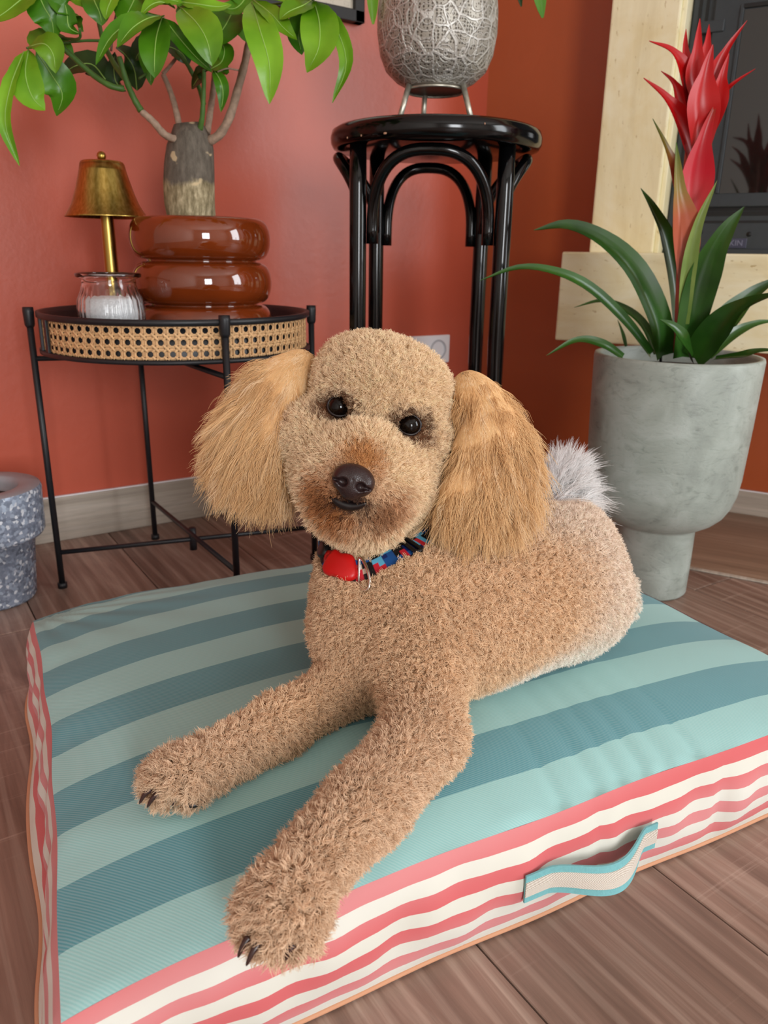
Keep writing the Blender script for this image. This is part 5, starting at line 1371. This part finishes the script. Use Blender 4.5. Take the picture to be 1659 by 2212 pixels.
# ---- tail plume
Tf = Field(); Tf.cap(cp(1215, 1120, 0.955), cp(1190, 1075, 1.00), 0.020, 0.020, k=0.01); Tf.cap(cp(1190, 1075, 1.00), cp(1215, 1045, 1.02), 0.020, 0.016, k=0.01)
V, Qt = Tf.mesh(cp(1195, 1065, 1.01) - 0.06, cp(1195, 1065, 1.01) + 0.06, 0.004)
tl = mesh_obj('tail', dl(V), Qt, M['undercoat'], dog); add_col(tl, np.tile(lin(226, 220, 216), (len(V), 1)))
tl['label'] = 'white fluffy plume of a tail curled over the back'
nT, pT, Kp = 900, 14, 9
Rl = tri_sample(V, Qt, nT, lambda c_: np.where(c_[:, 2] > 0.965, 1.0, 0.25)); ang = RNG.uniform(-28, 118, nT) * PI / 180; ang = np.where(RNG.random(nT) < 0.3, RNG.uniform(30, 85, nT) * PI / 180, ang)
Dl = nrm(np.stack([np.cos(ang), np.sin(ang), RNG.normal(0, 0.35, nT)], 1)); Ll = RNG.uniform(0.030, 0.058, nT)
r2 = lambda a: np.repeat(a, pT, axis=0); n_ = nT * pT; rt = r2(Rl) + RNG.normal(0, 0.003, (n_, 3)); D_ = nrm(r2(Dl) + RNG.normal(0, 0.06, (n_, 3))); L_ = r2(Ll) * RNG.uniform(0.7, 1.15, n_)
s = np.linspace(0, 1, Kp); t1, t2 = frames(D_); ph = r2(RNG.uniform(0, 6, nT))
P = rt[:, None] + D_[:, None] * (L_[:, None] * s)[..., None] + t1[:, None] * (0.0025 * s * np.sin(ph[:, None] + 7 * s))[..., None] + (r2(Rl) - rt)[:, None] * (0.7 * s)[None, :, None]
P[..., 1] -= (L_[:, None] * 0.18 * s ** 2)
make_hair('tail_hair', dl(P.reshape(-1, 3)).reshape(P.shape), 0.00028 * (1 - 0.8 * s ** 2)[None] * np.ones((n_, 1)), np.tile(lin(253, 251, 250), (n_, 1)) * RNG.uniform(0.9, 1.0, n_)[:, None], tl)

# ---- eyes, nose, lips, claws
n = NT('dark brown glossy eye', 0.04, 0, 0.5); n.color(srgb(14, 8, 6)); n.b.inputs['IOR'].default_value = 1.38; M['eye'] = n.m
M['eyelid'] = plain('dark eyelid skin', srgb(34, 22, 20), 0.45)
n = NT('dark brown nose leather', 0.36, 0, 0.5); v = n.coord(); vo = n.n('ShaderNodeTexVoronoi'); vo.inputs['Scale'].default_value = 900; n.l(v, vo.inputs['Vector']); n.color(srgb(44, 27, 27)); n.bump(vo.outputs['Distance'], 0.25, 0.0006); M['nose'] = n.m
M['lip'] = plain('black lip', srgb(24, 16, 17), 0.35)
M['claw'] = plain('dark brown claw', srgb(62, 38, 34), 0.3)
for s_, e in EYE.items():
    c = e + np.array((0, 0, 0.0065)); r_ = 0.0118
    V = []; n1, n2 = 24, 32
    for i in range(n1 + 1):
        for j in range(n2):
            a, b = PI * i / n1, 2 * PI * j / n2
            V.append(c + r_ * np.array((math.sin(a) * math.cos(b), math.sin(a) * math.sin(b), -math.cos(a))))
    Fq = [(i * n2 + j, i * n2 + (j + 1) % n2, (i + 1) * n2 + (j + 1) % n2, (i + 1) * n2 + j) for i in range(n1) for j in range(n2)]
    m = MB(); m.add(dl(np.array(V)), Fq); eo = m.build('eye', M['eye'], dog)
    m = MB(); ring = []
    for j in range(40):
        b = 2 * PI * j / 40; q = np.array((0.0112 * math.cos(b), 0.0098 * math.sin(b), -0.0048 + 0.0012 * math.cos(2 * b)))
        ring.append(c + q @ HRm)
    m.tube(dl(np.array(ring)), 0.0016, 8, closed=True); m.build('eyelid', M['eyelid'], eo)
Nf = Field(); NC0 = NOSE + np.array((0, 0.0, -0.002))
hl_ = lambda a, b, c: NC0 + np.array((a, b, c)) @ HRm
Nf.ell(hl_(0, 0.0035, 0.0), (0.0185, 0.0125, 0.0125), HRm, k=0.004); Nf.ell(hl_(0, -0.007, 0.001), (0.0115, 0.0105, 0.0105), HRm, k=0.006)
for k in (-1, 1):
    Nf.ell(hl_(k * 0.0115, -0.001, 0.0), (0.0075, 0.0085, 0.0115), HRm, k=0.005)
for k in (-1, 1):
    Nf.ell(hl_(k * 0.0086, -0.0036, -0.0112), (0.0046, 0.0042, 0.007), HRm, k=0.002, sub=True)
    Nf.ell(hl_(k * 0.0148, -0.0030, -0.0085), (0.0045, 0.0014, 0.005), HRm, k=0.002, sub=True)
Nf.cap(hl_(0, 0.001, -0.0125), hl_(0, -0.02, -0.0115), 0.0007, 0.0007, k=0.0012, sub=True)
V, Qn = Nf.mesh(NC0 - 0.028, NC0 + 0.028, 0.0009); mesh_obj('nose', dl(V), Qn, M['nose'], dog)
def on_face(px, py, off): p, nn_ = B.hit(px, py); return p + np.array((0, 0, -1)) * off
lipp = [(716, 1074), (728, 1082), (742, 1089), (758, 1093), (776, 1092), (792, 1087)]
m = MB(); P = catmull([on_face(x, y, 0.006) for x, y in lipp], 24); m.tube(dl(P), 0.0046 * np.sin(np.linspace(0.15, PI - 0.15, 24)) ** 0.8 + 0.0004, 12); m.build('lower_lip', M['lip'], dog)
m = MB(); P = catmull([on_face(756, 1066, 0.0075), on_face(755, 1074, 0.0075), on_face(754, 1083, 0.0065)], 10); m.tube(dl(P), 0.0016, 8); m.build('upper_lip', M['lip'], dog)
def claw(b0, b1, r_):
    P = catmull([b0, (b0 + b1) / 2 + np.array((0, 0.0018, -0.001)), b1], 10); m = MB(); m.tube(dl(P), np.linspace(r_, r_ * 0.35, 10) * np.array([1] * 9 + [0.5]), 10); m.build('claw', M['claw'], dog)
for c0_, c1_ in CLAWS: claw(c0_, c1_, 0.0030)
# paw pads peeping out under the feet
for px, py in ((424, 1730),):
    m = MB(); c = gp_(px, py, GND + 0.006); V = []
    for i in range(9):
        for j in range(16):
            a, b = PI * i / 8, 2 * PI * j / 16; V.append(dl(c) + np.array((0.011 * math.sin(a) * math.cos(b), 0.007 * math.sin(a) * math.sin(b), 0.004 * math.cos(a))))
    m.add(V, [(i * 16 + j, i * 16 + (j + 1) % 16, (i + 1) * 16 + (j + 1) % 16, (i + 1) * 16 + j) for i in range(8) for j in range(16)]); m.build('paw_pad', M['lip'], dog)

# ------------------------------------------------------------------ collar
def cw(s_, h_, r_=0.0): # collar coordinates: run along the strap in metres, height across it, lift off the coat
    u = (s_ % CTOT); i_ = min(NPC - 1, int(np.searchsorted(CACC, u, side='right') - 1)); t = (u - CACC[i_]) / CLEN[i_]; j_ = (i_ + 1) % NPC
    P_ = CPT[i_] * (1 - t) + CPT[j_] * t; N_ = CNR[i_] * (1 - t) + CNR[j_] * t; W_ = CWD[i_] * (1 - t) + CWD[j_] * t
    return P_ + nrm(N_) * (0.0045 + r_) + nrm(W_) * h_
CL = to_world(_cen)
cl_ = empty('dog_collar', CL, 'patterned blue collar with red buckle and metal ring worn by the dog', 'collar')
def dc(p): return to_world(p) - CL
pal = {'k': lin(14, 14, 18), 'b': lin(24, 82, 150), 'n': lin(16, 40, 104), 'l': lin(96, 178, 214), 'r': lin(206, 34, 52), 'w': lin(214, 196, 178)}
rows = ["kkkbbnnkbkbbkkllkkkkkkllbbkkrrbbkknnllkk",
        "kklbbnkkrwkkllnbkknnlrlkkkkkkllkrrbbkknn",
        "kllbbbbkrrwkrlbbkrnnlrlkkkkkllkkrrbbbkkk",
        "kkbbrbbkkrkkrrbbbrbnnrllkkkkkkbbkkllbbkk"]
NA_, NHh = 420, 24; V = []; cols = []
for i in range(NA_):
    a = CTOT * i / NA_
    for j in range(NHh + 1):
        hh = (j / NHh - 0.5) * 0.0215
        V.append(cw(a, hh, 0.0006 * math.cos(PI * hh / 0.0215)))
        r_ = rows[min(3, int((1 - j / NHh) * 4))]
        k = int((a / 0.0056) % 40); cols.append(pal[r_[k]])
for i in range(NA_):
    a = CTOT * i / NA_
    for j in range(NHh + 1):
        V.append(cw(a, (j / NHh - 0.5) * 0.0215, -0.0022)); cols.append(pal['k'])
w_ = NHh + 1; Fq = [(i * w_ + j, ((i + 1) % NA_) * w_ + j, ((i + 1) % NA_) * w_ + j + 1, i * w_ + j + 1) for i in range(NA_) for j in range(NHh)]
o2 = NA_ * w_; Fq += [(o2 + i * w_ + j, o2 + i * w_ + j + 1, o2 + ((i + 1) % NA_) * w_ + j + 1, o2 + ((i + 1) % NA_) * w_ + j) for i in range(NA_) for j in range(NHh)]
for i in range(NA_):
    i2 = (i + 1) % NA_
    for j in (0, NHh): Fq.append((i * w_ + j, o2 + i * w_ + j, o2 + i2 * w_ + j, i2 * w_ + j))
n = NT('printed nylon strap', 0.5, 0, 0.4); at = n.n('ShaderNodeAttribute'); at.attribute_name = 'col'; n.color(at.outputs['Color']); M['strap'] = n.m
m = MB(); m.add([dc(np.array(v)) for v in V], Fq); so = m.build('strap', M['strap'], cl_); add_col(so, np.array(cols))
M['red_plastic'] = plain('red soft plastic', srgb(206, 14, 16), 0.38); M['steel'] = plain('polished steel', srgb(210, 206, 200), 0.18, 1.0); M['black_plastic'] = plain('black plastic', srgb(16, 16, 18), 0.35)
# red buckle hugging the strap: lobed outline
def patch(a0, da_, outl, r0, th, name, mat, n1=28, n2=10):
    """a rounded pad lying on the collar around angle a0; outl(phi) gives its half extents"""
    V = []; 
    for i in range(n2 + 1):
        q = i / n2; hgt = th * math.sqrt(max(0, 1 - q ** 4))
        for j in range(n1):
            ph_ = 2 * PI * j / n1; rr_ = outl(ph_) * q
            V.append(cw(a0 + math.cos(ph_) * rr_, math.sin(ph_) * rr_, r0 + hgt))
    for j in range(n1):
        ph_ = 2 * PI * j / n1; rr_ = outl(ph_); V.append(cw(a0 + math.cos(ph_) * rr_, math.sin(ph_) * rr_, r0 - 0.003))
    Fq = [(i * n1 + j, i * n1 + (j + 1) % n1, (i + 1) * n1 + (j + 1) % n1, (i + 1) * n1 + j) for i in range(n2 + 1) for j in range(n1)]
    m = MB(); m.add([dc(v) for v in V], Fq); return m.build(name, mat, cl_)
aB = at_px(738)
patch(aB, 0, lambda p: 0.0172 + 0.0014 * math.cos(4 * (p + 0.5)) + 0.0038 * math.cos(2 * p), 0.0035, 0.0042, 'buckle', M['red_plastic'], 40)
patch(at_px(704), 0, lambda p: 0.0085 + 0.002 * abs(math.cos(p)), 0.003, 0.003, 'buckle_end', M['black_plastic'])
rp = []
aR = at_px(784)
for j in range(48):
    ph_ = 2 * PI * j / 48; x_, y_ = math.cos(ph_) * 0.0045, math.sin(ph_) * 0.0175
    rp.append(dc(cw(aR + x_ + 0.001, y_ - 0.0055, 0.0035 + 0.0035 * math.cos(ph_) )))
m = MB(); m.tube(rp, 0.0016, 12, closed=True); m.build('metal_ring', M['steel'], cl_)
rp = []
aS = at_px(885)
for j in range(40):
    ph_ = 2 * PI * j / 40; sx = math.copysign(abs(math.cos(ph_)) ** 0.4, math.cos(ph_)) * 0.0028; sy = math.copysign(abs(math.sin(ph_)) ** 0.4, math.sin(ph_)) * 0.0150
    rp.append(dc(cw(aS + sx, sy, 0.003)))
m = MB(); m.tube(rp, 0.0022, 10, closed=True); m.build('strap_slider', M['black_plastic'], cl_)
